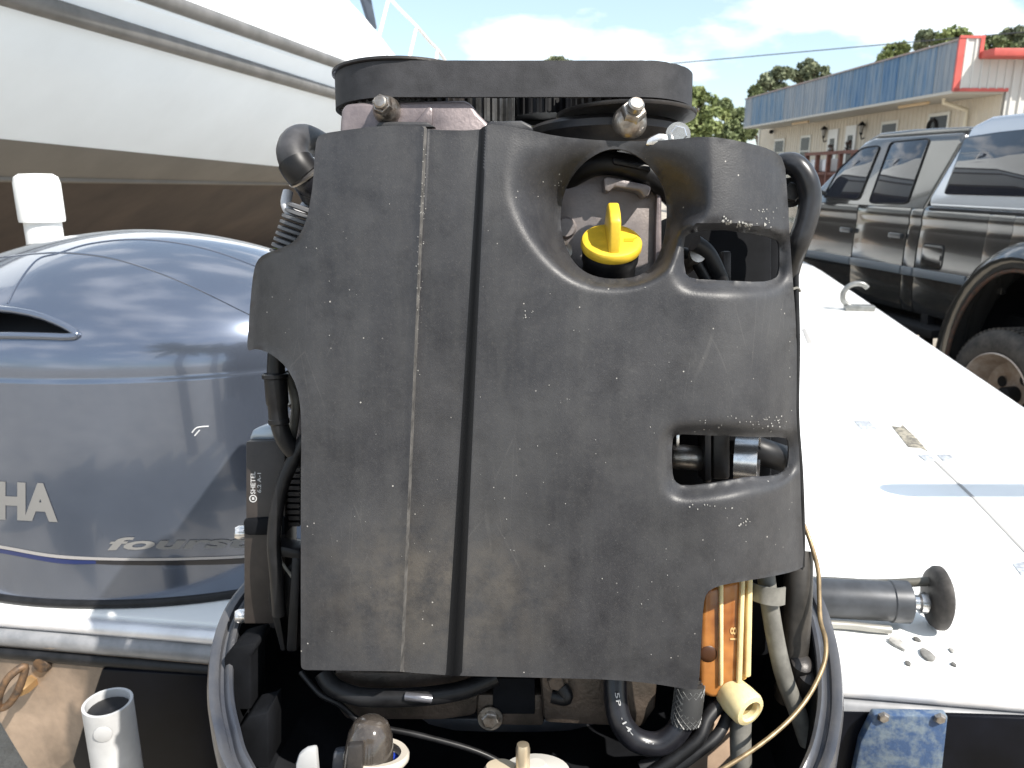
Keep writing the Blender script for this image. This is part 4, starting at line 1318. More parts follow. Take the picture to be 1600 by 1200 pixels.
hood_band('black_stripe', [(150, 876), (200, 877), (300, 876), (400, 871), (520, 855)], [(150, 881), (200, 883), (300, 883), (400, 879), (520, 862)], M_blackv, .0012)
def hood_text(s, u0, u1, vb, h, m, offset=.0, shear=0.0, name='lettering', skew=0.0, widen=1.0):
    tv, tf = text_mesh(s, 1.0, offset, shear=shear)
    me = bpy.data.meshes.new('t'); me.from_pydata(tv, [], tf)
    bm = bmesh.new(); bm.from_mesh(me)
    bmesh.ops.triangulate(bm, faces=bm.faces)
    bmesh.ops.subdivide_edges(bm, edges=[e for e in bm.edges if e.calc_length() > .25], cuts=2)
    bmesh.ops.triangulate(bm, faces=bm.faces)
    bm.to_mesh(me); bm.free()
    tv = [tuple(p.co) for p in me.vertices]; tf = [tuple(p.vertices) for p in me.polygons]
    bpy.data.meshes.remove(me)
    xs = [p[0] for p in tv]
    x0, x1 = min(xs), max(xs)
    ymax = max(p[1] for p in tv)
    out = []
    for p in tv:
        t = (p[0] - x0) / (x1 - x0)
        u = u0 + (u1 - u0) * t
        out.append(hood_hit(u, vb(u) - p[1] / ymax * h, .0016))
    return obj(name, out, tf, m, hood, normals=False)
M_lett = mat('silver_lettering', (.20, .197, .193), .45, metal=.0)
hood_text('YAMAHA', -190, 90, lambda u: 812 - (90 - u) * .045, 56, M_lett, .05, name='brand_lettering')
hood_text('fourstroke', 168, 560, lambda u: 859 - (u - 168) * .018, 19, M_lett, .03, shear=.25, name='stroke_lettering')
# small white scratch mark
hood_line('scratch_mark', [(300, 676), (308, 668), (326, 666)], .0009, mat('scratch_white', (.6, .6, .6), .5), 4)
hood_line('scratch_mark', [(304, 681), (312, 672)], .0009, MATS['scratch_white'], 4)

# ------------------------------------------------------------------ large motor yacht on stands, left
YA = Vector((.170, .985, 0)).normalized()
YN = Vector((YA.y, -YA.x, 0))
YO = Vector((-2.86, 4.6, 0))
yacht = empty('motor_yacht', YO, None, 'large white motor yacht propped up in the yard with brown bottom paint', 'yacht')
M_ywhite = mat('yacht_white', (.80, .82, .82), .30, coat=.3, var=.02, vscale=2)
M_yhull = mat('yacht_hull_white', (.76, .82, .88), .35, coat=.2, var=.03, vscale=1.5)
M_yrail = mat('yacht_rub_rail', (.10, .098, .093), .5, col2=(.15, .145, .14), vscale=6)
M_ychine = mat('chine_shade_grey', (.15, .137, .12), .6, var=.10, vscale=2)  # grey carries the shade of the down-facing chine
M_bottom = mat('bottom_paint', (.034, .025, .022), .7, col2=(.085, .062, .05), vscale=1.6, detail=8, lo=.3, hi=.75)
def YP(s, o, z):
    return YA * s + YN * o + V(0, 0, z)
SS = list(np.linspace(-3.5, 7, 22)) + [7.5, 8, 8.5, 9, 9.5, 10, 10.4, 10.7, 10.9, 11.0]
def nar(s):
    return 1 - max(0, (s - 6.0) / 5.0) ** 2.4
CENTER = -2.0
def pt(s, o, z):
    f = nar(s)
    return YP(s, CENTER + (o - CENTER) * f, z)
def zs(z0, s, k=-.03):
    return z0 + k * s + (max(0, s - 5) ** 2) * .012
def ystrip(name, rows, m, mirror=True, smooth=25):
    v, f = [], []
    n_ = len(SS)
    for row in rows:
        for s in SS:
            o, z, k = row
            v.append(pt(s, o, zs(z, s, k)))
    for r_ in range(len(rows) - 1):
        for i in range(n_ - 1):
            f.append((r_ * n_ + i, r_ * n_ + i + 1, (r_ + 1) * n_ + i + 1, (r_ + 1) * n_ + i))
    if mirror:
        base = len(v)
        def mir(p):
            s, o, z = p.dot(YA), p.dot(YN), p.z
            return YP(s, 2 * CENTER - o, z)
        v2 = [mir(p) for p in v]
        f2 = [tuple(base + i for i in reversed(q)) for q in f]
        v += v2; f += f2
    return obj(name, v, f, m, yacht, smooth=smooth)
def yline(o, a, b):
    n_ = YN; p0 = YO + YN * o
    q0 = on_plane(a[0], a[1], p0, n_) - YO; q1 = on_plane(b[0], b[1], p0, n_) - YO
    k = (q1.z - q0.z) / (q1.dot(YA) - q0.dot(YA))
    return q0.z - k * q0.dot(YA), k
YR1z, YR1k = yline(.63, (55, 4), (525, 146))
YR2z, YR2k = yline(.77, (275, 6), (555, 108))
side = ystrip('hull_side', [(0, 1.885, -.036), (.07, 1.955, -.036), (.33, 2.21, -.03), (.60, YR1z - .02, YR1k), (.64, YR1z + .04, YR1k), (.74, YR2z - .07, YR2k), (.76, YR2z, YR2k)], M_yhull)
ystrip('chine', [(0.001, 1.884, -.036), (-.02, 1.86, -.036), (-.24, 1.675, -.02)], M_ychine)
ystrip('hull_bottom', [(-.24, 1.676, -.02), (-.29, 1.665, -.02), (-.8, 1.35, -.02), (-2.0, .62, -.01)], M_bottom)
ystrip('deck', [(.76, YR2z, YR2k), (.73, YR2z + .04, YR2k), (.60, YR2z + .04, YR2k), (.54, YR2z + .07, YR2k), (-2.0, YR2z + .14, YR2k)], M_ywhite)
for (o, z, k, r) in ((.615, YR1z, YR1k, .055), (.755, YR2z, YR2k, .05)):
    pts = [pt(s, o, zs(z, s, k)) for s in SS[:-3]]
    tube('rub_rail', pts, r, M_yrail, yacht, 8, smooth_path=False)
# lower spray rail on the bottom
tube('spray_rail', [pt(s, -.245, zs(1.672, s, -.02)) for s in SS[:-3]], .02, M_ychine, yacht, 6, smooth_path=False)
# transom
tr = [pt(-3.5, o, zs(z, -3.5, k)) for o, z, k in ((-2, .62, -.01), (-.24, 1.675, -.02), (0, 1.885, -.036), (.60, YR1z, YR1k), (.76, YR2z, YR2k))]
trm = [YP(p.dot(YA), 2 * CENTER - p.dot(YN), p.z) for p in reversed(tr[1:])]
obj('transom', tr + trm, [tuple(range(len(tr) + len(trm)))], M_yhull, yacht)
# cabin trunk with sloping front
cab = []
for u_, v_ in ((480, -110), (520, -38), (546, 2), (572, 30), (594, 56), (612, 80), (628, 98), (640, 108)):
    q = on_plane(u_, v_, YO + YN * -.35, YN) - YO
    cab.append((q.dot(YA), q.z))
cab = [(-2.5, cab[0][1] + .2), (cab[0][0] - 1.0, cab[0][1] + .15)] + cab
cv, cf = [], []
for s, z in cab:
    top_o = -.35
    cv += [YP(s, .18 - .25 * max(0, s - 4) / 6, 2.62), YP(s, .05 - .25 * max(0, s - 4) / 6, 2.62 + (z - 2.62) * .55), YP(s, top_o, z), YP(s, 2 * CENTER - top_o, z), YP(s, 2 * CENTER - .05, 2.62 + (z - 2.62) * .55), YP(s, 2 * CENTER - .18, 2.62)]
for i in range(len(cab) - 1):
    for k in range(5):
        cf.append((i * 6 + k, i * 6 + k + 1, i * 6 + k + 7, i * 6 + k + 6))
cf += [(0, 1, 2, 3, 4, 5), tuple(len(cab) * 6 - 1 - i for i in range(6))]
obj('cabin', cv, cf, M_ywhite, yacht, smooth=35)
M_tint = mat('tinted_glass', (.02, .025, .03), .06, spec=.6, coat=.3)
ws = [on_plane(u, v, YO + YN * -.55, YN) - YO for u, v in ((560, -24), (576, -24), (589, 44), (583, 50))]
obj('windshield_frame', *prism_vf(ws, YN * -.05), mat('dark_canvas', (.04, .05, .07), .6), yacht, bevel=.005)
hp = [on_plane(u, v, YO + YN * -.12, YN) - YO for u, v in ((567, 50), (584, 60), (584, 69), (566, 57))]
obj('deck_hatch', *prism_vf(hp, YN * -.03), mat('pale_grey_panel', (.45, .46, .48), .4), yacht, bevel=.004)
hp = [on_plane(u, v, YO + YN * -.12, YN) - YO for u, v in ((589, 70), (604, 78), (607, 86), (588, 75))]
obj('deck_hatch', *prism_vf(hp, YN * -.03), MATS['pale_grey_panel'], yacht, bevel=.004)
# bow rail
M_chrome = mat('rail_steel', (.8, .8, .8), .25, metal=.2)
def RP(u, v):
    return on_plane(u, v, YO + YN * -.40, YN) - YO
rl = [RP(606, -6), RP(628, 18), RP(650, 40), RP(672, 66), RP(684, 78), RP(700, 102)]
rl = [RP(560, -60)] + rl
tube('bow_rail', rl, .026, M_chrome, yacht, 8)
for (a, b) in (((607, -2), (588, 72)), ((651, 41), (638, 96)), ((683, 78), (680, 112)), ((700, 102), (699, 120))):
    tube('stanchion', [RP(*a), RP(*b)], .027, M_chrome, yacht, 8, sub=2)
# keel blocks and jack stands under the yacht
M_wood = mat('block_timber', (.20, .14, .09), .8, var=.4, vscale=12)
for i, s in enumerate((-2.2, 1.6, 5.4)):
    c = YO + YP(s, CENTER, 0)
    top_z = zs(.62, s, -.01)
    ps = []
    for k in range(3):
        ps.append(box_vf((-.45, -.12, k * top_z / 3), (.45, .12, (k + 1) * top_z / 3 - .004)))
    kb = empty('keel_block', (c.x, c.y, 0), (0, 0, .17), ['timber keel block under the stern of the yacht', 'timber keel block under the middle of the yacht', 'timber keel block under the bow of the yacht'][i], 'keel block', 'timber blocks under the yacht')
    for v_, f_ in ps:
        obj('timber', v_, f_, M_wood, kb, bevel=.01)

# ------------------------------------------------------------------ pickup truck with canopy, right
TA = Vector((-.196, .981, 0)).normalized()
TRt = Vector((TA.y, -TA.x, 0))
TO = Vector((2.9, 4.54, 0))
truck = empty('pickup_truck', TO, None, 'dark grey crew cab pickup with silver bed canopy and dual rear wheels', 'pickup truck')
def T(s, w, z):
    return TA * s + TRt * w + V(0, 0, z)
def TPX(u, v, w):
    q = on_plane(u, v, TO + TRt * w, TRt) - TO
    return q.dot(TA), q.z
M_paint = mat('charcoal_metallic_paint', (.115, .116, .115), .15, metal=.78, coat=1.0, var=.06, vscale=3)
M_shell = mat('silver_canopy_paint', (.42, .45, .49), .24, metal=.5, coat=.6)
M_tglass = mat('dark_car_glass', (.012, .015, .022), .03, spec=.9, coat=.6)
M_tyre = mat('dusty_tyre', (.035, .033, .031), .75, col2=(.09, .08, .07), vscale=14, bump=.2, bscale=120)
M_rimt = mat('tan_wheel', (.46, .40, .35), .42, metal=.25, col2=(.30, .23, .18), vscale=14)
M_dark = mat('underbody_black', (.008, .008, .009), .8)
M_trim = mat('body_moulding', (.13, .15, .17), .35, coat=.3)
W0, W1 = .20, 2.20
def slab(name, poly, w0, w1, m, parent=truck, bevel=.0):
    return obj(name, *prism_vf([T(s, w0, z) for s, z in poly], TRt * (w1 - w0)), m, parent, bevel=bevel)
# dark core so nothing shows through gaps
slab('chassis', [(-1.5, .55), (-1.5, .80), (3.9, .80), (3.9, .55)], .45, 1.95, M_dark)
core = [(-1.52, 1.42), (-1.52, .80), (-.66, .80)] + [(-.66 * math.cos(a), .5 + .70 * math.sin(a)) for a in np.linspace(.45, math.pi - .45, 12)] + [(.72, .80), (3.05, .80), (3.15, 1.05), (3.5, 1.2), (3.85, 1.05), (3.92, .80), (4.2, .80), (4.22, 1.25), (4.1, 1.36), (2.62, 1.46)]
slab('body_core', core, W0 + .02, W1 - .02, M_dark, bevel=.0)
def belt_z(s): return 1.45 + .0 * s
def panel(name, pts, m=M_paint, w=W0, thick=.03, bevel=.008, parent=truck):
    return slab(name, pts, w, w + thick, m, parent, bevel)
def bulged(name, s0, s1, m, zmin=0.0, parent=truck):
    """a door or bed side with the curved section of the body"""
    sec = [(.72, .045), (.78, .02), (.90, .004), (.97, .001), (1.03, 0.0), (1.18, .002), (1.30, .008), (1.36, .016), (1.38, .010), (1.44, .016), (1.48, .03)]
    sec = [q for q in sec if q[0] >= zmin]
    v, f = [], []
    for s in (s0, s1):
        for z, dw in sec:
            v.append(T(s, W0 + dw, z))
        for z, dw in reversed(sec):
            v.append(T(s, W0 + dw + .04, z))
    n_ = len(sec) * 2
    for k in range(n_):
        f.append((k, (k + 1) % n_, n_ + (k + 1) % n_, n_ + k))
    f += [tuple(range(n_)), tuple(range(2 * n_ - 1, n_ - 1, -1))]
    return obj(name, v, f, m, parent, bevel=.004)
gap = .012
frontdoor = bulged('front_door', 1.86, 2.90, M_paint)
reardoor = bulged('rear_door', 1.23 + gap, 1.86 - gap, M_paint)
bulged('cab_corner', 1.10 + gap, 1.23, M_paint)
bedside = bulged('bed_side', .50, 1.10, M_paint)
bulged('bed_side', -1.5, -.50, M_paint)
bulged('bed_side', .30, .50, M_paint, zmin=.97)
bulged('bed_side', -.50, -.30, M_paint, zmin=.97)
bulged('bed_side', -.30, .30, M_paint, zmin=1.18)
slab('wheel_well', [(-.9, .45), (.9, .45), (.9, 1.35), (-.9, 1.35)], .78, .82, M_dark)
slab('wheel_well', [(-.70, 1.24), (.70, 1.24), (.70, 1.30), (-.70, 1.30)], .24, .80, M_dark)
slab('wheel_well', [(.50, .5), (.54, .5), (.54, 1.25), (.50, 1.25)], .26, .80, M_dark)
bulged('front_fender', 2.90 + gap, 4.05, M_paint)
slab('hood', [(2.92, 1.47), (3.2, 1.50), (4.0, 1.40), (4.18, 1.25), (4.18, .85), (4.05, .85), (4.05, 1.3), (2.92, 1.40)], W0 + .06, W1 - .06, M_paint, bevel=.03)
for nm, s0, s1, par in (('body_moulding', .60, 1.10, bedside), ('body_moulding', 1.10 + gap, 1.23, truck), ('body_moulding', 1.23 + gap, 1.86 - gap, reardoor), ('body_moulding', 1.86, 2.90, frontdoor)):
    slab(nm, [(s0, .985), (s1, .985), (s1, 1.045), (s0, 1.045)], W0 - .014, W0 + .01, M_trim, par, .006)
# the far flank, plain
slab('far_side', [(-1.5, .72), (-.62, .72), (-.55, 1.1), (.55, 1.1), (.62, .72), (3.0, .72), (3.2, 1.1), (3.9, 1.1), (4.0, .72), (4.1, .72), (4.1, 1.4), (-1.5, 1.46)], W1 - .04, W1, M_paint, bevel=.01)
# door handles, fuel door
for (s, par) in ((1.34, reardoor), (1.95, frontdoor)):
    slab('handle', [(s - .07, 1.235), (s + .07, 1.235), (s + .07, 1.275), (s - .07, 1.275)], W0 - .022, W0 + .006, mat('handle_dark', (.03, .033, .036), .3, coat=.5), par, .01)
def rrect(s0, s1, z0, z1, r):
    out = []
    for cx_, cz_, a0_ in ((s1 - r, z0 + r, -math.pi / 2), (s1 - r, z1 - r, 0), (s0 + r, z1 - r, math.pi / 2), (s0 + r, z0 + r, math.pi)):
        for k in range(5):
            a = a0_ + math.pi / 2 * k / 4
            out.append((cx_ + r * math.cos(a), cz_ + r * math.sin(a)))
    return out
fd = rrect(.84, 1.04, 1.06, 1.22, .03)
slab('fuel_door_gap', rrect(.832, 1.048, 1.052, 1.228, .035), W0 - .0012, W0 + .01, M_dark, bedside)
fdo = slab('fuel_door', fd, W0 - .0045, W0 + .01, M_paint, bedside, .002)
slab('latch', [(.843, 1.12), (.856, 1.12), (.856, 1.155), (.843, 1.155)], W0 - .0085, W0 - .004, M_dark, fdo)
# greenhouse: pillars and roof as a loft with tumblehome, windows set as glass panels
def wz(z): return W0 + .015 + max(0, z - 1.46) * .20
gh_lo = [(1.10, 1.46), (2.66, 1.46)]
roof_side = [(1.10, 1.46), (.935, 1.90), (.95, 1.965), (1.9, 1.965), (2.02, 1.93), (2.62, 1.46)]
gv_, gf_ = [], []
for s, z in roof_side: gv_.append(T(s, wz(z), z))
for s, z in roof_side: gv_.append(T(s, W0 + W1 - wz(z), z))
n = len(roof_side)
gf_ = [tuple(range(n)), tuple(range(2 * n - 1, n - 1, -1))] + [(i, i + 1, n + i + 1, n + i) for i in range(n - 1)]
cabo = obj('cab', gv_, gf_, M_paint, truck, bevel=.03, bseg=3)
rf = [(.94, 1.95), (1.9, 1.95), (2.06, 1.915), (2.06, 1.935), (1.88, 2.0), (1.5, 2.01), (.94, 2.0)]
slab('roof', rf, W0 + .15, W1 - .15, M_paint, cabo, .02)
def soft_px(px, r=7.0):
    out = []
    n_ = len(px)
    for i in range(n_):
        p, a, b = px[i], px[i - 1], px[(i + 1) % n_]
        da = math.hypot(a[0] - p[0], a[1] - p[1]); db = math.hypot(b[0] - p[0], b[1] - p[1])
        ra, rb = min(r, da * .35), min(r, db * .35)
        A0 = (p[0] + (a[0] - p[0]) * ra / da, p[1] + (a[1] - p[1]) * ra / da)
        B0 = (p[0] + (b[0] - p[0]) * rb / db, p[1] + (b[1] - p[1]) * rb / db)
        for t in (0, .33, .67, 1):
            out.append(tuple((1 - t) ** 2 * A0[k] + 2 * t * (1 - t) * p[k] + t * t * B0[k] for k in (0, 1)))
    return out
def glass(name, px, m=M_tglass, off=.006, parent=truck, thick=.012, wbase=wz):
    poly = []
    for u, v in soft_px(px):
        z = TPX(u, v, .25)[1]
        for _ in range(4):
            w = wbase(z) - off
            s, z = TPX(u, v, w)
        poly.append((s, w, z))
    return obj(name, *prism_vf([T(*p) for p in poly], TRt * thick), m, parent, bevel=.003)
glass('window', [(1391, 222), (1453, 216), (1417, 318), (1357, 317)], parent=reardoor)
glass('window', [(1346, 231), (1375, 227), (1341, 312), (1285, 309), (1310, 264)], parent=frontdoor)
# window seals
def seal(px, parent):
    pts = []
    for u, v in soft_px(px):
        z = TPX(u, v, .25)[1]
        for _ in range(4):
            w = wz(z) - .008
            s, z = TPX(u, v, w)
        pts.append(T(s, w, z))
    return tube('window_seal', pts, .0045, M_dark, parent, 6, closed=True, smooth_path=False)
seal([(1391, 222), (1453, 216), (1417, 318), (1357, 317)], reardoor)
seal([(1346, 231), (1375, 227), (1341, 312), (1285, 309), (1310, 264)], frontdoor)
wsq = [T(2.60, .42, 1.49), T(2.60, 1.98, 1.49), T(2.04, 1.86, 1.93), T(2.04, .54, 1.93)]
obj('windshield', *prism_vf([p + TA * .02 + V(0, 0, .02) for p in wsq], V(0, 0, .012)), M_tglass, truck)
# door mirror
obj('mirror', *prism_vf([T(2.42, -.02, 1.50), T(2.42, .16, 1.50), T(2.42, .16, 1.72), T(2.42, -.02, 1.72)], TA * .10), M_dark, frontdoor, bevel=.03)
tube('mirror_arm', [T(2.46, .10, 1.58), T(2.46, .24, 1.55)], .018, M_dark, frontdoor, 8, sub=2)
# clearance lamp on the roof front
lathe('roof_lamp', [(0, .045), (.05, .035), (.075, .0)], T(1.98, W0 + .32, 1.955), (0, 0, 1), mat('amber_lens', (.75, .62, .42), .3), cabo, 16)
# bed canopy
def cz(z): return W0 + .01 + max(0, z - 1.47) * .17
cs = [(-1.48, 1.47), (1.06, 1.47), (1.075, 1.53), (.86, 2.0), (.72, 2.05), (-1.35, 2.10), (-1.46, 2.0)]
v_ = [T(s, cz(z), z) for s, z in cs] + [T(s, W0 + W1 - cz(z), z) for s, z in cs]
n = len(cs)
can = obj('canopy', v_, [tuple(range(n)), tuple(range(2 * n - 1, n - 1, -1))] + [(i, (i + 1) % n, n + (i + 1) % n, n + i) for i in range(n)], M_shell, truck, bevel=.045, bseg=4)
can['label'] = 'silver bed canopy with a long dark side window'
glass('canopy_window', [(1508, 214), (1560, 206), (1640, 198), (1700, 196), (1700, 312), (1600, 308), (1473, 304)], parent=can, wbase=cz, off=.012)
slab('canopy_rail', [(-1.48, 1.452), (1.05, 1.452), (1.05, 1.468), (-1.48, 1.468)], W0 + .012, W0 + .05, M_dark, can)
tube('roof_rack', [T(.52, W0 + .3, 2.055), T(.52, W0 + .3, 2.14), T(.2, W0 + .3, 2.17), T(-1.0, W0 + .3, 2.2)], .016, M_dark, truck, 8, sub=3)
# wide rear fender over the dual wheels
fv, ff = [], []
ns = 26
for k in range(ns):
    a = math.pi * (-.06 + 1.12 * k / (ns - 1))
    c, s = math.cos(a), math.sin(a)
    for (r, w, rz) in ((.475, .03, .66), (.488, .0, .675), (.535, -.015, .735), (.575, .03, .785), (.60, .10, .82), (.615, .185, .84), (.615, .24, .84), (.475, .24, .66)):
        fv.append(T(r * c, w, .50 + (rz * s if s > 0 else r * s * .9)))
for k in range(ns - 1):
    for j in range(8):
        ff.append((k * 8 + j, k * 8 + (j + 1) % 8, (k + 1) * 8 + (j + 1) % 8, (k + 1) * 8 + j))
ff += [tuple(range(8)), tuple(range((ns - 1) * 8 + 7, (ns - 1) * 8 - 1, -1))]
fen = obj('rear_fender', fv, ff, M_paint, truck, smooth=50)
# rusty inner lip of the fender
lipv = [T(.473 * math.cos(a), .028, .50 + (.658 * math.sin(a) if math.sin(a) > 0 else .5 * math.sin(a))) for a in [math.pi * (-.06 + 1.12 * k / 40) for k in range(41)]]
tube('fender_lip', lipv, .014, mat('rust_lip', (.12, .06, .04), .8, col2=(.05, .045, .04), vscale=40), fen, 8, smooth_path=False)
def wheel(s, w, out, name='wheel'):
    c = T(s, w, .41)
    ax = TRt * out
    ty = lathe(name, [(.245, .11), (.255, .118), (.275, .124), (.33, .122), (.375, .105), (.395, .085), (.40, .05), (.40, -.05), (.395, -.085), (.375, -.105), (.33, -.122), (.275, -.124), (.245, -.11)], c, ax, M_tyre, truck, 64)
    tr_ = []
    for k in range(72):
        a = 2 * math.pi * k / 72
        e1 = TA; e2 = V(0, 0, 1)
        for q in (-.06, 0, .06):
            cc_ = c + (e1 * math.cos(a + q) + e2 * math.sin(a + q)) * .401 + ax * q
            d = (e1 * math.cos(a + q) + e2 * math.sin(a + q))
            t = (-e1 * math.sin(a + q) + e2 * math.cos(a + q))
            pts = [cc_ + t * .011 + ax * .022, cc_ - t * .011 + ax * .022, cc_ - t * .011 - ax * .022, cc_ + t * .011 - ax * .022]
            tr_.append(prism_vf([p - d * .004 for p in pts], d * .010))
    obj('tread', *join_vf(*tr_), M_tyre, ty)
    rm = lathe('rim', [(.248, .112), (.262, .128), (.254, .133), (.242, .12), (.232, .08), (.205, .02), (.198, -.01), (.16, -.03), (.12, -.035), (.06, -.03), (0, -.03)], c, ax, M_rimt, ty, 48)
    for k in range(4):
        a = 2 * math.pi * k / 4 + .5
        o = c + (TA * math.cos(a) + V(0, 0, 1) * math.sin(a)) * .118 - ax * .026
        lathe('vent_hole', [(0, .003), (.032, .003), (.034, 0)], o, ax, M_dark, rm, 14)
    lathe('hub', [(0, .06), (.04, .058), (.05, .05), (.052, -.03)], c, ax, M_dark, rm, 20)
    return ty
wheel(0, .10, -1); wheel(0, .42, -1); wheel(0, W1 - .02, 1); wheel(3.52, .34, -1); wheel(3.52, W1 - .14, 1)
# running board and flap
slab('running_board', [(.75, .60), (3.0, .60), (3.0, .66), (.75, .66)], .12, .36, M_dark, bevel=.01)
slab('step_bracket', [(.93, .45), (1.0, .45), (1.02, .74), (.95, .74)], .24, .30, M_dark)
slab('rear_bumper', [(-1.72, .58), (-1.50, .58), (-1.50, .80), (-1.72, .80)], W0 + .05, W1 - .05, M_bright, bevel=.03)
slab('front_bumper', [(4.15, .58), (4.40, .62), (4.40, .84), (4.15, .86)], W0 + .05, W1 - .05, M_bright, bevel=.03)

# ------------------------------------------------------------------ metal shop building
GA = Vector((-.04, .999, 0)).normalized()           # along the front, away from us
GN_ = Vector((-GA.y, GA.x, 0))                      # out of the front wall (to the left)
GO = Vector((10.66, 20.19, 0))
bld = empty('metal_building', GO, None, 'beige metal shop with blue sign band and red trim behind the pickup', 'building')
def G(s, o, z):
    return GA * s + GN_ * o + V(0, 0, z)
def GPX(u, v, o):
    q = on_plane(u, v, GO + GN_ * o, GN_) - GO
    return q.dot(GA), q.z
def gslab(name, rect, o0, o1, m, parent=bld, bevel=0.0):
    s0, s1, z0, z1 = rect
    return obj(name, *prism_vf([G(s0, o0, z0), G(s1, o0, z0), G(s1, o0, z1), G(s0, o0, z1)], GN_ * (o1 - o0)), m, parent, bevel=bevel)
M_beige = mat('beige_siding', (.56, .50, .41), .6, var=.05, vscale=1.5)
M_whitem = mat('white_siding', (.52, .51, .48), .5, var=.04, vscale=1.2)
M_red = mat('red_trim', (.46, .085, .07), .5, var=.1, vscale=4)
M_frame = mat('white_window_frame', (.62, .60, .54), .5)
blues = [mat('faded_blue_%d' % i, c, .55, col2=c2, vscale=4, stretch=(1, 1, .25), lo=.35, hi=.75, detail=9) for i, (c, c2) in enumerate([((.06, .14, .25), (.21, .25, .29)), ((.07, .15, .25), (.20, .24, .28)), ((.16, .20, .25), (.28, .29, .30)), ((.045, .12, .235), (.13, .20, .28))])]
FO = -1.3                                           # the wall stands back under the band
LEN = 15.65
def ribbed(name, a, b, up, outn, m, parent, ribs, depth=.035, rw=.22, dn=.0):
    """sheet from a to b (bottom points) rising by up, with trapezoid ribs standing out along outn"""
    prof_ = []
    for k in range(ribs):
        t0 = k / ribs
        for q, h in ((0, 0), (.5 - rw, 0), (.5 - rw * .55, 1), (.5 + rw * .55, 1), (.5 + rw, 0)):
            prof_.append((t0 + q / ribs, h))
    prof_.append((1, 0))
    v = []
    for t, h in prof_: v.append(Vector(a).lerp(Vector(b), t) + outn * depth * h)
    for t, h in prof_: v.append(Vector(a).lerp(Vector(b), t) + outn * depth * h + up)
    n_ = len(prof_)
    v2 = [p - outn * .02 for p in v]
    f = [(i, i + 1, n_ + i + 1, n_ + i) for i in range(n_ - 1)]
    return obj(name, v, f, m, parent)
# sign band panels
np_ = 17
for k in range(np_):
    s0 = LEN * k / np_; s1 = LEN * (k + 1) / np_
    u_mid = k / np_
    mi = 0 if k < 8 else (2 if k < 12 else 1)
    if k in (3, 5): mi = 3
    if k == 2: mi = 1
    if k in (0, np_ - 1): mi = 2
    ribbed('fascia_panel', G(s0 + .01, 0, 3.63), G(s1 - .01, 0, 3.63), V(0, 0, 1.12), GN_, blues[mi], bld, 4, .018)
gslab('fascia_back', (0, LEN, 3.60, 4.76), -.10, -.012, M_whitem)
gslab('soffit', (0, LEN, 3.56, 3.63), FO + .03, .02, mat('soffit_grey', (.42, .40, .36), .6))
gslab('fascia_cap', (-.02, LEN + .02, 4.75, 4.79), -.12, .05, mat('rusty_cap', (.30, .20, .18), .6, col2=(.3, .28, .27), vscale=2))
gslab('corner_trim', (-.06, .0, 3.60, 4.80), -.10, .05, M_red)
# end of the band towards us
def gend(name, o0, o1, z0, z1, m, s=-.04, th=.03, parent=bld):
    return obj(name, *prism_vf([G(s, o0, z0), G(s, o1, z0), G(s, o1, z1), G(s, o0, z1)], GA * th), m, parent)
ribbed('band_end', G(-.03, -.50, 3.66), G(-.03, -.02, 3.66), V(0, 0, 1.14), -GA, M_whitem, bld, 2, .03, .16)
ribbed('band_end', G(-.03, -1.32, 3.66), G(-.03, -.50, 3.66), V(0, 0, .70), -GA, M_whitem, bld, 4, .03, .16)
gend('band_end_trim', -1.32, .03, 3.60, 3.68, M_red, -.06, .02)
gend('band_end_trim', -.56, -.47, 4.36, 4.84, M_red, -.07, .03)
gend('band_end_trim', -.56, .05, 4.79, 4.85, M_red, -.075, .03)
# front wall of beige sheets
nw = 18
for k in range(nw):
    s0 = .0 + 17.2 * k / nw; s1 = 17.2 * (k + 1) / nw
    ribbed('wall_panel', G(s0, FO, 0), G(s1, FO, 0), V(0, 0, 3.60), GN_, M_beige, bld, 4, .02, .12)
gslab('wall_backing', (-.0, 17.2, 0, 3.6), FO - .20, FO - .012, M_beige)
gslab('corner_post', (17.2, 17.35, 0, 3.6), FO - .2, FO + .05, M_frame)
# gable wall facing us
gw = 26
gx = [FO - .9 * k for k in range(13)]
for k in range(12):
    ribbed('gable_panel', G(-.02, gx[k + 1], 0), G(-.02, gx[k], 0), V(0, 0, 4.42), -GA, M_whitem, bld, 4, .045, .16)
obj('gable_backing', *prism_vf([G(.0, FO, 0), G(.0, gx[-1], 0), G(.0, gx[-1], 4.4), G(.0, FO, 4.4)], GA * .1), M_whitem, bld)
obj('gable_trim', *prism_vf([G(-.60, -.50, 4.33), G(-.60, gx[-1], 4.33), G(-.60, gx[-1], 4.50), G(-.60, -.50, 4.50)], GA * .58), M_red, bld, bevel=.01)
obj('roof', *prism_vf([G(.05, -.6, 4.40), G(.05, gx[-1], 4.42), G(.05, gx[-1], 4.52), G(.05, -.6, 4.50)], GA * 17.3), mat('roof_metal', (.35, .36, .37), .4, metal=.5), bld)
gslab('far_end', (17.2, 17.3, 0, 4.4), gx[-1], FO, M_whitem)
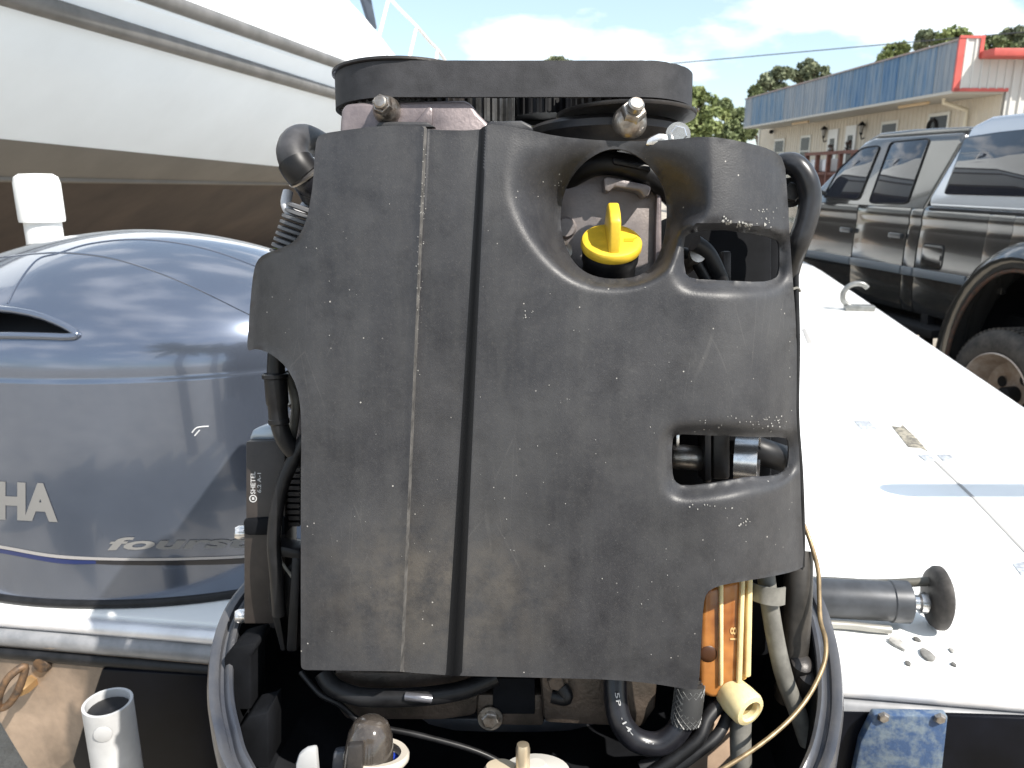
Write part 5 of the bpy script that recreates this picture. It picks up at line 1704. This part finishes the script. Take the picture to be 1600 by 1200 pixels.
# windows, doors, lamps
M_wdark = mat('window_dark', (.012, .012, .013), .25, spec=.25)
def gwin(px, door=False):
    (u0, v0), (u1, v1) = px
    sa, zt_ = GPX(u0, v0, FO); sb, _ = GPX(u1, v0, FO)
    return min(sa, sb), max(sa, sb), zt_
for (u0, v0, u1, h) in ((1213, 221, 1226, .95), (1254, 216, 1267, 1.0), (1381, 195, 1403, .98), (1456, 183, 1483, 1.0)):
    s0, s1, zt_ = gwin(((u0, v0), (u1, v0)))
    fr = gslab('window', (s0 - .09, s1 + .09, zt_ - h - .09, zt_ + .09), FO + .01, FO + .05, M_frame)
    gslab('pane', (s0, s1, zt_ - h, zt_), FO + .045, FO + .053, M_wdark, fr)
    gslab('meeting_rail', (s0, s1, zt_ - h * .5 - .02, zt_ - h * .5 + .02), FO + .05, FO + .06, M_frame, fr)
    if u0 == 1456:
        c = G((s0 + s1) / 2 + .25, FO + .056, zt_ - .28)
        tube('window_ornament', [c + GA * .2 * math.cos(a) + V(0, 0, .2 * math.sin(a)) for a in np.linspace(0, 2 * math.pi, 12, endpoint=False)], .05, M_dark, fr, 6, closed=True, sub=2)
M_wreath = mat('wreath_green', (.03, .04, .02), .9, col2=(.16, .06, .05), vscale=20)
for (u0, u1, v0) in ((1297, 1312, 203), (1325, 1341, 197)):
    s0, s1, zt_ = gwin(((u0, v0), (u1, v0)))
    d = gslab('door', (s0, s1, .9, zt_), FO + .01, FO + .06, mat('white_door', (.66, .65, .62), .45))
    sm = (s0 + s1) / 2
    gslab('door_glass', (sm - .19, sm + .19, zt_ - 1.3, zt_ - .32), FO + .058, FO + .066, M_wdark, d)
    c = G(sm, FO + .085, zt_ - .72)
    rnd = random.Random(int(u0))
    wv = []
    for k in range(60):
        a = rnd.random() * 6.283
        rr_ = .17 + rnd.uniform(-.05, .05)
        p = c + GA * rr_ * math.cos(a) + V(0, 0, rr_ * math.sin(a)) + GN_ * rnd.uniform(-.01, .03)
        q = [p + Vector((rnd.uniform(-1, 1), rnd.uniform(-1, 1), rnd.uniform(-1, 1))) * .06 for _ in range(3)]
        wv.append((q, [(0, 1, 2)]))
    obj('wreath', *join_vf(*wv), M_wreath, d, normals=False)
    lathe('door_knob', [(0, .05), (.03, .04), (.03, .0)], G(s0 + .08, FO + .06, 1.9), GN_, M_bright, d, 10)
for (u, v) in ((1288, 207), (1347, 201)):
    s, z = GPX(u, v, FO + .12)
    lm = empty('wall_lantern', (0, 0, 0)); lm.parent = bld
    lathe('lantern_glass', [(.05, -.13), (.10, .10), (.0, .10)], G(s, FO + .14, z), (0, 0, 1), mat('lantern_pane', (.25, .24, .22), .2), lm, 6)
    lathe('lantern_cap', [(0, .26), (.02, .22), (.05, .20), (.13, .10), (.11, .09)], G(s, FO + .14, z), (0, 0, 1), M_dark, lm, 6)
    lathe('lantern_base', [(0, -.22), (.03, -.2), (.06, -.13), (.05, -.12)], G(s, FO + .14, z), (0, 0, 1), M_dark, lm, 6)
    tube('lantern_arm', [G(s, FO + .01, z - .28), G(s, FO + .10, z - .33), G(s, FO + .14, z - .2)], .02, M_dark, lm, 6)
# downspout
d0 = G(*([GPX(1476, 146, -.55)[0]] + [-.55] + [3.58])); d1 = G(GPX(1512, 172, FO + .08)[0], FO + .10, GPX(1512, 172, FO + .08)[1])
tube('downspout', [d0 + V(0, 0, .05), d0 - V(0, 0, .12), d1, d1 - V(0, 0, .2), d1 - V(0, 0, 2.8)], .055, mat('downspout_cream', (.62, .56, .44), .5), bld, 8, smooth_path=False)
for (u, v) in ((1243, 195), (1414, 166)):
    s, z = GPX(u, v, -.6)
    tube('soffit_light', [G(s - 1.2, -.6, 3.53), G(s + .3, -.6, 3.53)], .05, mat('lamp_tan', (.6, .45, .28), .5), bld, 8, sub=2)
s, z = GPX(1206, 206, FO + .1)
lathe('flood_light', [(0, .1), (.06, .08), (.09, 0), (.05, -.1), (0, -.1)], G(s, FO + .12, z), (-.6, -.5, -.3), M_dark, bld, 12)

# wooden porch in front of the doors
M_porch = mat('stained_timber', (.13, .05, .035), .7, var=.35, vscale=8)
porch = empty('wooden_porch', GO, None, 'red brown timber porch with railing in front of the shop doors', 'porch')
ps0, pz = GPX(1262, 240, FO + 1.6)
ps1, _ = GPX(1345, 240, FO + 1.6)
s_hi, s_lo = max(ps0, ps1), min(ps0, ps1)
zt_ = GPX(1290, 237, FO + 1.6)[1]
gslab('porch_floor', (s_lo - .5, s_hi, .78, .9), FO + .06, FO + 1.7, M_porch, porch)
gslab('top_rail', (s_lo - .5, s_hi, zt_ - .10, zt_), FO + 1.55, FO + 1.70, M_porch, porch)
gslab('lower_rail', (s_lo - .5, s_hi, zt_ - .72, zt_ - .64), FO + 1.58, FO + 1.66, M_porch, porch)
for k in range(6):
    s = s_lo - .45 + (s_hi - s_lo + .40) * k / 5
    gslab('post', (s - .06, s + .06, 0, zt_ - .02), FO + 1.56, FO + 1.68, M_porch, porch)
for k in range(34):
    s = s_lo - .4 + (s_hi - s_lo + .3) * k / 33
    gslab('baluster', (s - .02, s + .02, .9, zt_ - .64), FO + 1.60, FO + 1.64, M_porch, porch)
M_box = mat('white_planter', (.72, .72, .74), .5)
for i, (u, v, lab) in enumerate(((1279, 252, 'white planter on the porch, left of the two by the rail'), (1298, 252, 'white planter on the porch, right of the two by the rail'))):
    s, z = GPX(u, v, FO + 1.35)
    o = obj('planter', *prism_vf([G(s - .28, FO + 1.2, zt_ - .62), G(s + .28, FO + 1.2, zt_ - .62), G(s + .28, FO + 1.52, zt_ - .62), G(s - .28, FO + 1.52, zt_ - .62)], V(0, 0, .40)), M_box, None, bevel=.04)
    o.location = GO
    tag(o, lab, 'planter', 'white planters on the porch')
    gslab('planter_shelf' if i == 0 else 'planter_shelf', (s - .32, s + .32, zt_ - .64, zt_ - .622), FO + 1.15, FO + 1.56, M_porch, porch)

# ------------------------------------------------------------------ trees
M_bark = mat('bark', (.11, .085, .065), .9, var=.3, vscale=6)
def leaf_mat(name, c, c2):
    m = mat(name, c, .6, col2=c2, vscale=1.1, detail=3, lo=.3, hi=.7, spec=.25)
    return m
M_leafA = leaf_mat('leaf_light', (.13, .165, .06), (.23, .26, .105))
M_leafB = leaf_mat('leaf_dark', (.10, .13, .06), (.18, .205, .095))
M_leafC = leaf_mat('leaf_pine', (.12, .145, .085), (.20, .215, .13))
def tree(name, base, h, crowns, mats, seed, label, leaf=.28, per=420, trunk_r=.22, group=None):
    rnd = random.Random(seed)
    t = empty(name, base, None, label, 'tree', group)
    tops = [V(*c[0]) for c in crowns]
    fork = V(0, 0, h * .45)
    tv = [tube_vf([V(0, 0, -.2), V(rnd.uniform(-.2, .2), 0, h * .22), fork], [trunk_r * 1.3, trunk_r, trunk_r * .75], 8, 4)]
    for c, r, sq in crowns:
        c = V(*c)
        mid = fork.lerp(c, .5) + V(rnd.uniform(-.3, .3), rnd.uniform(-.3, .3), -.1 * h * .3)
        tv.append(tube_vf([fork, mid, c], [trunk_r * .6, trunk_r * .4, trunk_r * .12], 6, 4))
        for _ in range(4):
            e = c + V(rnd.uniform(-1, 1), rnd.uniform(-1, 1), rnd.uniform(-.3, .6) * sq) * r * .75
            tv.append(tube_vf([mid.lerp(c, rnd.uniform(.2, .9)), e], [trunk_r * .2, trunk_r * .05], 5, 2))
    obj('trunk', *join_vf(*tv), M_bark, t, smooth=60)
    vs_, fs = [], []
    for c, r, sq in crowns:
        c = V(*c)
        clumps = []
        for _ in range(16):
            d = V(rnd.gauss(0, 1), rnd.gauss(0, 1), rnd.gauss(.15, .9)).normalized()
            clumps.append((c + V(d.x * r * .78, d.y * r * .78, d.z * r * .78 * sq), r * rnd.uniform(.22, .40)))
        for k in range(int(per * 2.2)):
            cc_, cr = rnd.choice(clumps)
            d = V(rnd.gauss(0, 1), rnd.gauss(0, 1), rnd.gauss(0, 1)).normalized() * (rnd.random() ** .4) * cr
            p = cc_ + V(d.x, d.y, d.z * .8)
            n1 = V(rnd.gauss(0, 1), rnd.gauss(0, 1), rnd.gauss(.5, .8)).normalized()
            e1 = n1.orthogonal().normalized()
            e1 = Matrix.Rotation(rnd.random() * 6.28, 3, n1) @ e1
            e2 = n1.cross(e1)
            L = .62 * leaf * rnd.uniform(.5, 1.3); Wd = L * rnd.uniform(.4, .7)
            b_ = len(vs_)
            vs_ += [p - e1 * L, p + e2 * Wd, p + e1 * L, p - e2 * Wd]
            fs.append((b_, b_ + 1, b_ + 2, b_ + 3))
    cr_o = obj('crown', vs_, fs, mats, t, normals=False)
    return t
def crown_px(base_y, items, base):
    out = []
    for (u, v, rpx, sq) in items:
        p = at_y(u, v, base_y)
        out.append((tuple(p - base), rpx * base_y / FPX, sq))
    return out
def px_tree(name, u, y, items, m, seed, label, **kw):
    b = at_y(u, 280, y); b.z = 0
    cr = crown_px(y, items, b)
    h = max(c[0][2] for c in cr)
    return tree(name, b, h, cr, m, seed, label, **kw)
GT = 'trees behind the shop building'
px_tree('oak_tree', 1100, 55, [(1092, 165, 28, .9), (1112, 185, 24, .8), (1098, 205, 30, .7), (1085, 150, 16, .9), (1075, 195, 24, .9)], M_leafA, 1, 'light green oak left of the shop, next to the belt pulley', per=520, leaf=.34, group=GT)
px_tree('oak_tree', 1150, 60, [(1140, 185, 26, .8), (1160, 200, 26, .8), (1128, 168, 14, .9), (1165, 178, 12, .9), (1145, 212, 28, .6)], M_leafB, 2, 'dark green oak touching the left end of the blue sign band', per=520, leaf=.36, group=GT)
px_tree('oak_tree', 1055, 75, [(1050, 170, 24, .9), (1035, 185, 26, .8), (1065, 200, 30, .7)], M_leafB, 3, 'dark oak mostly hidden behind the right belt pulley', per=420, leaf=.42, group=GT)
px_tree('pine_tree', 1212, 70, [(1207, 122, 22, .7), (1222, 115, 15, .7), (1196, 133, 12, .6), (1216, 140, 14, .5)], M_leafC, 4, 'round topped pine above the left half of the blue band', per=330, leaf=.42, trunk_r=.3, group=GT)
px_tree('pine_tree', 1270, 72, [(1258, 108, 18, .7), (1276, 116, 20, .6), (1262, 125, 15, .5), (1246, 118, 10, .7)], M_leafC, 5, 'round topped pine right of its twin above the blue band', per=330, leaf=.42, trunk_r=.3, group=GT)
px_tree('pine_tree', 1182, 66, [(1180, 142, 9, .9), (1183, 152, 12, .8)], M_leafB, 6, 'small tree tip just left of the round topped pines', per=240, leaf=.38, group=GT)
px_tree('pine_tree', 1400, 64, [(1404, 80, 20, .5), (1385, 92, 14, .6), (1418, 92, 18, .5)], M_leafA, 7, 'low spreading pine above the middle of the blue band', per=360, leaf=.38, trunk_r=.28, group=GT)
px_tree('pine_tree', 1447, 62, [(1448, 60, 15, .7), (1438, 70, 10, .6)], M_leafC, 8, 'small round pine above the right part of the blue band', per=360, leaf=.34, trunk_r=.28, group=GT)
px_tree('pine_tree', 1492, 60, [(1490, 58, 22, .5), (1474, 68, 14, .5), (1508, 66, 14, .6)], M_leafA, 9, 'wide pine behind the red corner of the shop', per=420, leaf=.34, trunk_r=.28, group=GT)
px_tree('pine_tree', 1545, 62, [(1545, 72, 24, .5), (1525, 78, 16, .6), (1568, 78, 18, .5)], M_leafB, 10, 'wide pine behind the red roof trim', per=460, leaf=.34, trunk_r=.28, group=GT)
px_tree('pine_tree', 1592, 64, [(1590, 55, 20, .5), (1606, 66, 22, .6), (1580, 84, 14, .5)], M_leafC, 11, 'tall pine at the right edge of the picture', per=420, leaf=.36, trunk_r=.3, group=GT)
px_tree('pine_tree', 868, 110, [(868, 97, 13, .5), (885, 100, 9, .5)], M_leafC, 12, 'far tree tip peeking over the middle of the timing belt', per=260, leaf=.6, trunk_r=.3, group=GT)
px_tree('oak_tree', 1010, 90, [(1000, 190, 34, .8), (960, 205, 30, .7), (1040, 205, 30, .7)], M_leafB, 13, 'far dark trees seen through the gap under the belt', per=420, leaf=.6, group=GT)
px_tree('oak_tree', 820, 80, [(790, 185, 34, .7), (840, 195, 34, .7), (760, 200, 30, .7)], M_leafA, 14, 'far green tree in the gap between the crank gears', per=420, leaf=.5, group=GT)
px_tree('oak_tree', 420, 42, [(400, 258, 24, .8), (440, 250, 28, .8), (480, 256, 28, .8)], M_leafB, 15, 'dark tree far behind the bow of the yacht', per=420, leaf=.3, group=GT)

# weeds below the yacht's bow
wv = []
rnd = random.Random(5)
for k in range(900):
    p = at_z(rnd.uniform(330, 520), rnd.uniform(372, 415), 0)
    p = V(p.x, p.y, 0)
    hgt = rnd.uniform(.15, .5)
    d = V(rnd.uniform(-.5, .5), rnd.uniform(-.5, .5), 1).normalized()
    s_ = V(rnd.uniform(-1, 1), rnd.uniform(-1, 1), 0).normalized() * .03
    wv.append(([p - s_, p + s_, p + d * hgt], [(0, 1, 2)]))
tag(obj('weeds', *join_vf(*wv), leaf_mat('leaf_weed', (.12, .15, .03), (.25, .26, .07)), normals=False), 'yellow green weeds growing under the bow of the yacht', 'weeds', kind='stuff')

# ------------------------------------------------------------------ power line
pa, pb = at_y(1030, 101, 42), at_y(1600, 50, 36)
ext = (pb - pa)
A_, B_ = pa - ext * 1.2, pb + ext * .8
pts = []
for k in range(25):
    t = k / 24
    pts.append(A_.lerp(B_, t))
cable = tube('power_line', pts, .022, mat('cable_black', (.03, .03, .035), .6), None, 6, smooth_path=False)
tag(cable, 'single dark power cable crossing the sky above the shop', 'power line')

# ------------------------------------------------------------------ palms and oaks behind the viewer, mirrored in the paint of hood and truck
def palm(base, h, seed, label):
    rnd = random.Random(seed)
    t = empty('palm_tree', base, None, label, 'palm tree', 'palms behind the viewer')
    obj('trunk', *tube_vf([V(0, 0, -.1), V(rnd.uniform(-.2, .2), 0, h * .5), V(rnd.uniform(-.4, .4), 0, h)], [.2, .15, .13], 8, 5), M_bark, t, smooth=60)
    vs_, fs = [], []
    for k in range(26):
        a = rnd.random() * 6.283; el = rnd.uniform(-.6, 1.1)
        d = V(math.cos(a) * math.cos(el), math.sin(a) * math.cos(el), math.sin(el))
        L = rnd.uniform(1.3, 1.9)
        p = V(0, 0, h); prev = None
        for q in range(7):
            f = q / 6
            c = p + d * L * f + V(0, 0, -.7 * f * f * L * .6)
            wdt = .28 * math.sin(math.pi * min(1, .12 + f * .88))
            sd = d.cross(V(0, 0, 1)).normalized() * wdt
            b_ = len(vs_)
            vs_ += [c - sd - V(0, 0, wdt * .5), c, c + sd - V(0, 0, wdt * .5)]
            if prev is not None:
                fs += [(prev, prev + 1, b_ + 1, b_), (prev + 1, prev + 2, b_ + 2, b_ + 1)]
            prev = b_
    obj('fronds', vs_, fs, M_leafB, t, normals=False)
palm(V(.1, -4.3, 0), 4.2, 1, 'leftmost palm reflected in the blue grey hood')
palm(V(1.4, -4.9, 0), 4.4, 2, 'second palm reflected in the blue grey hood')
palm(V(2.5, -5.0, 0), 4.6, 3, 'rightmost palm reflected in the blue grey hood')
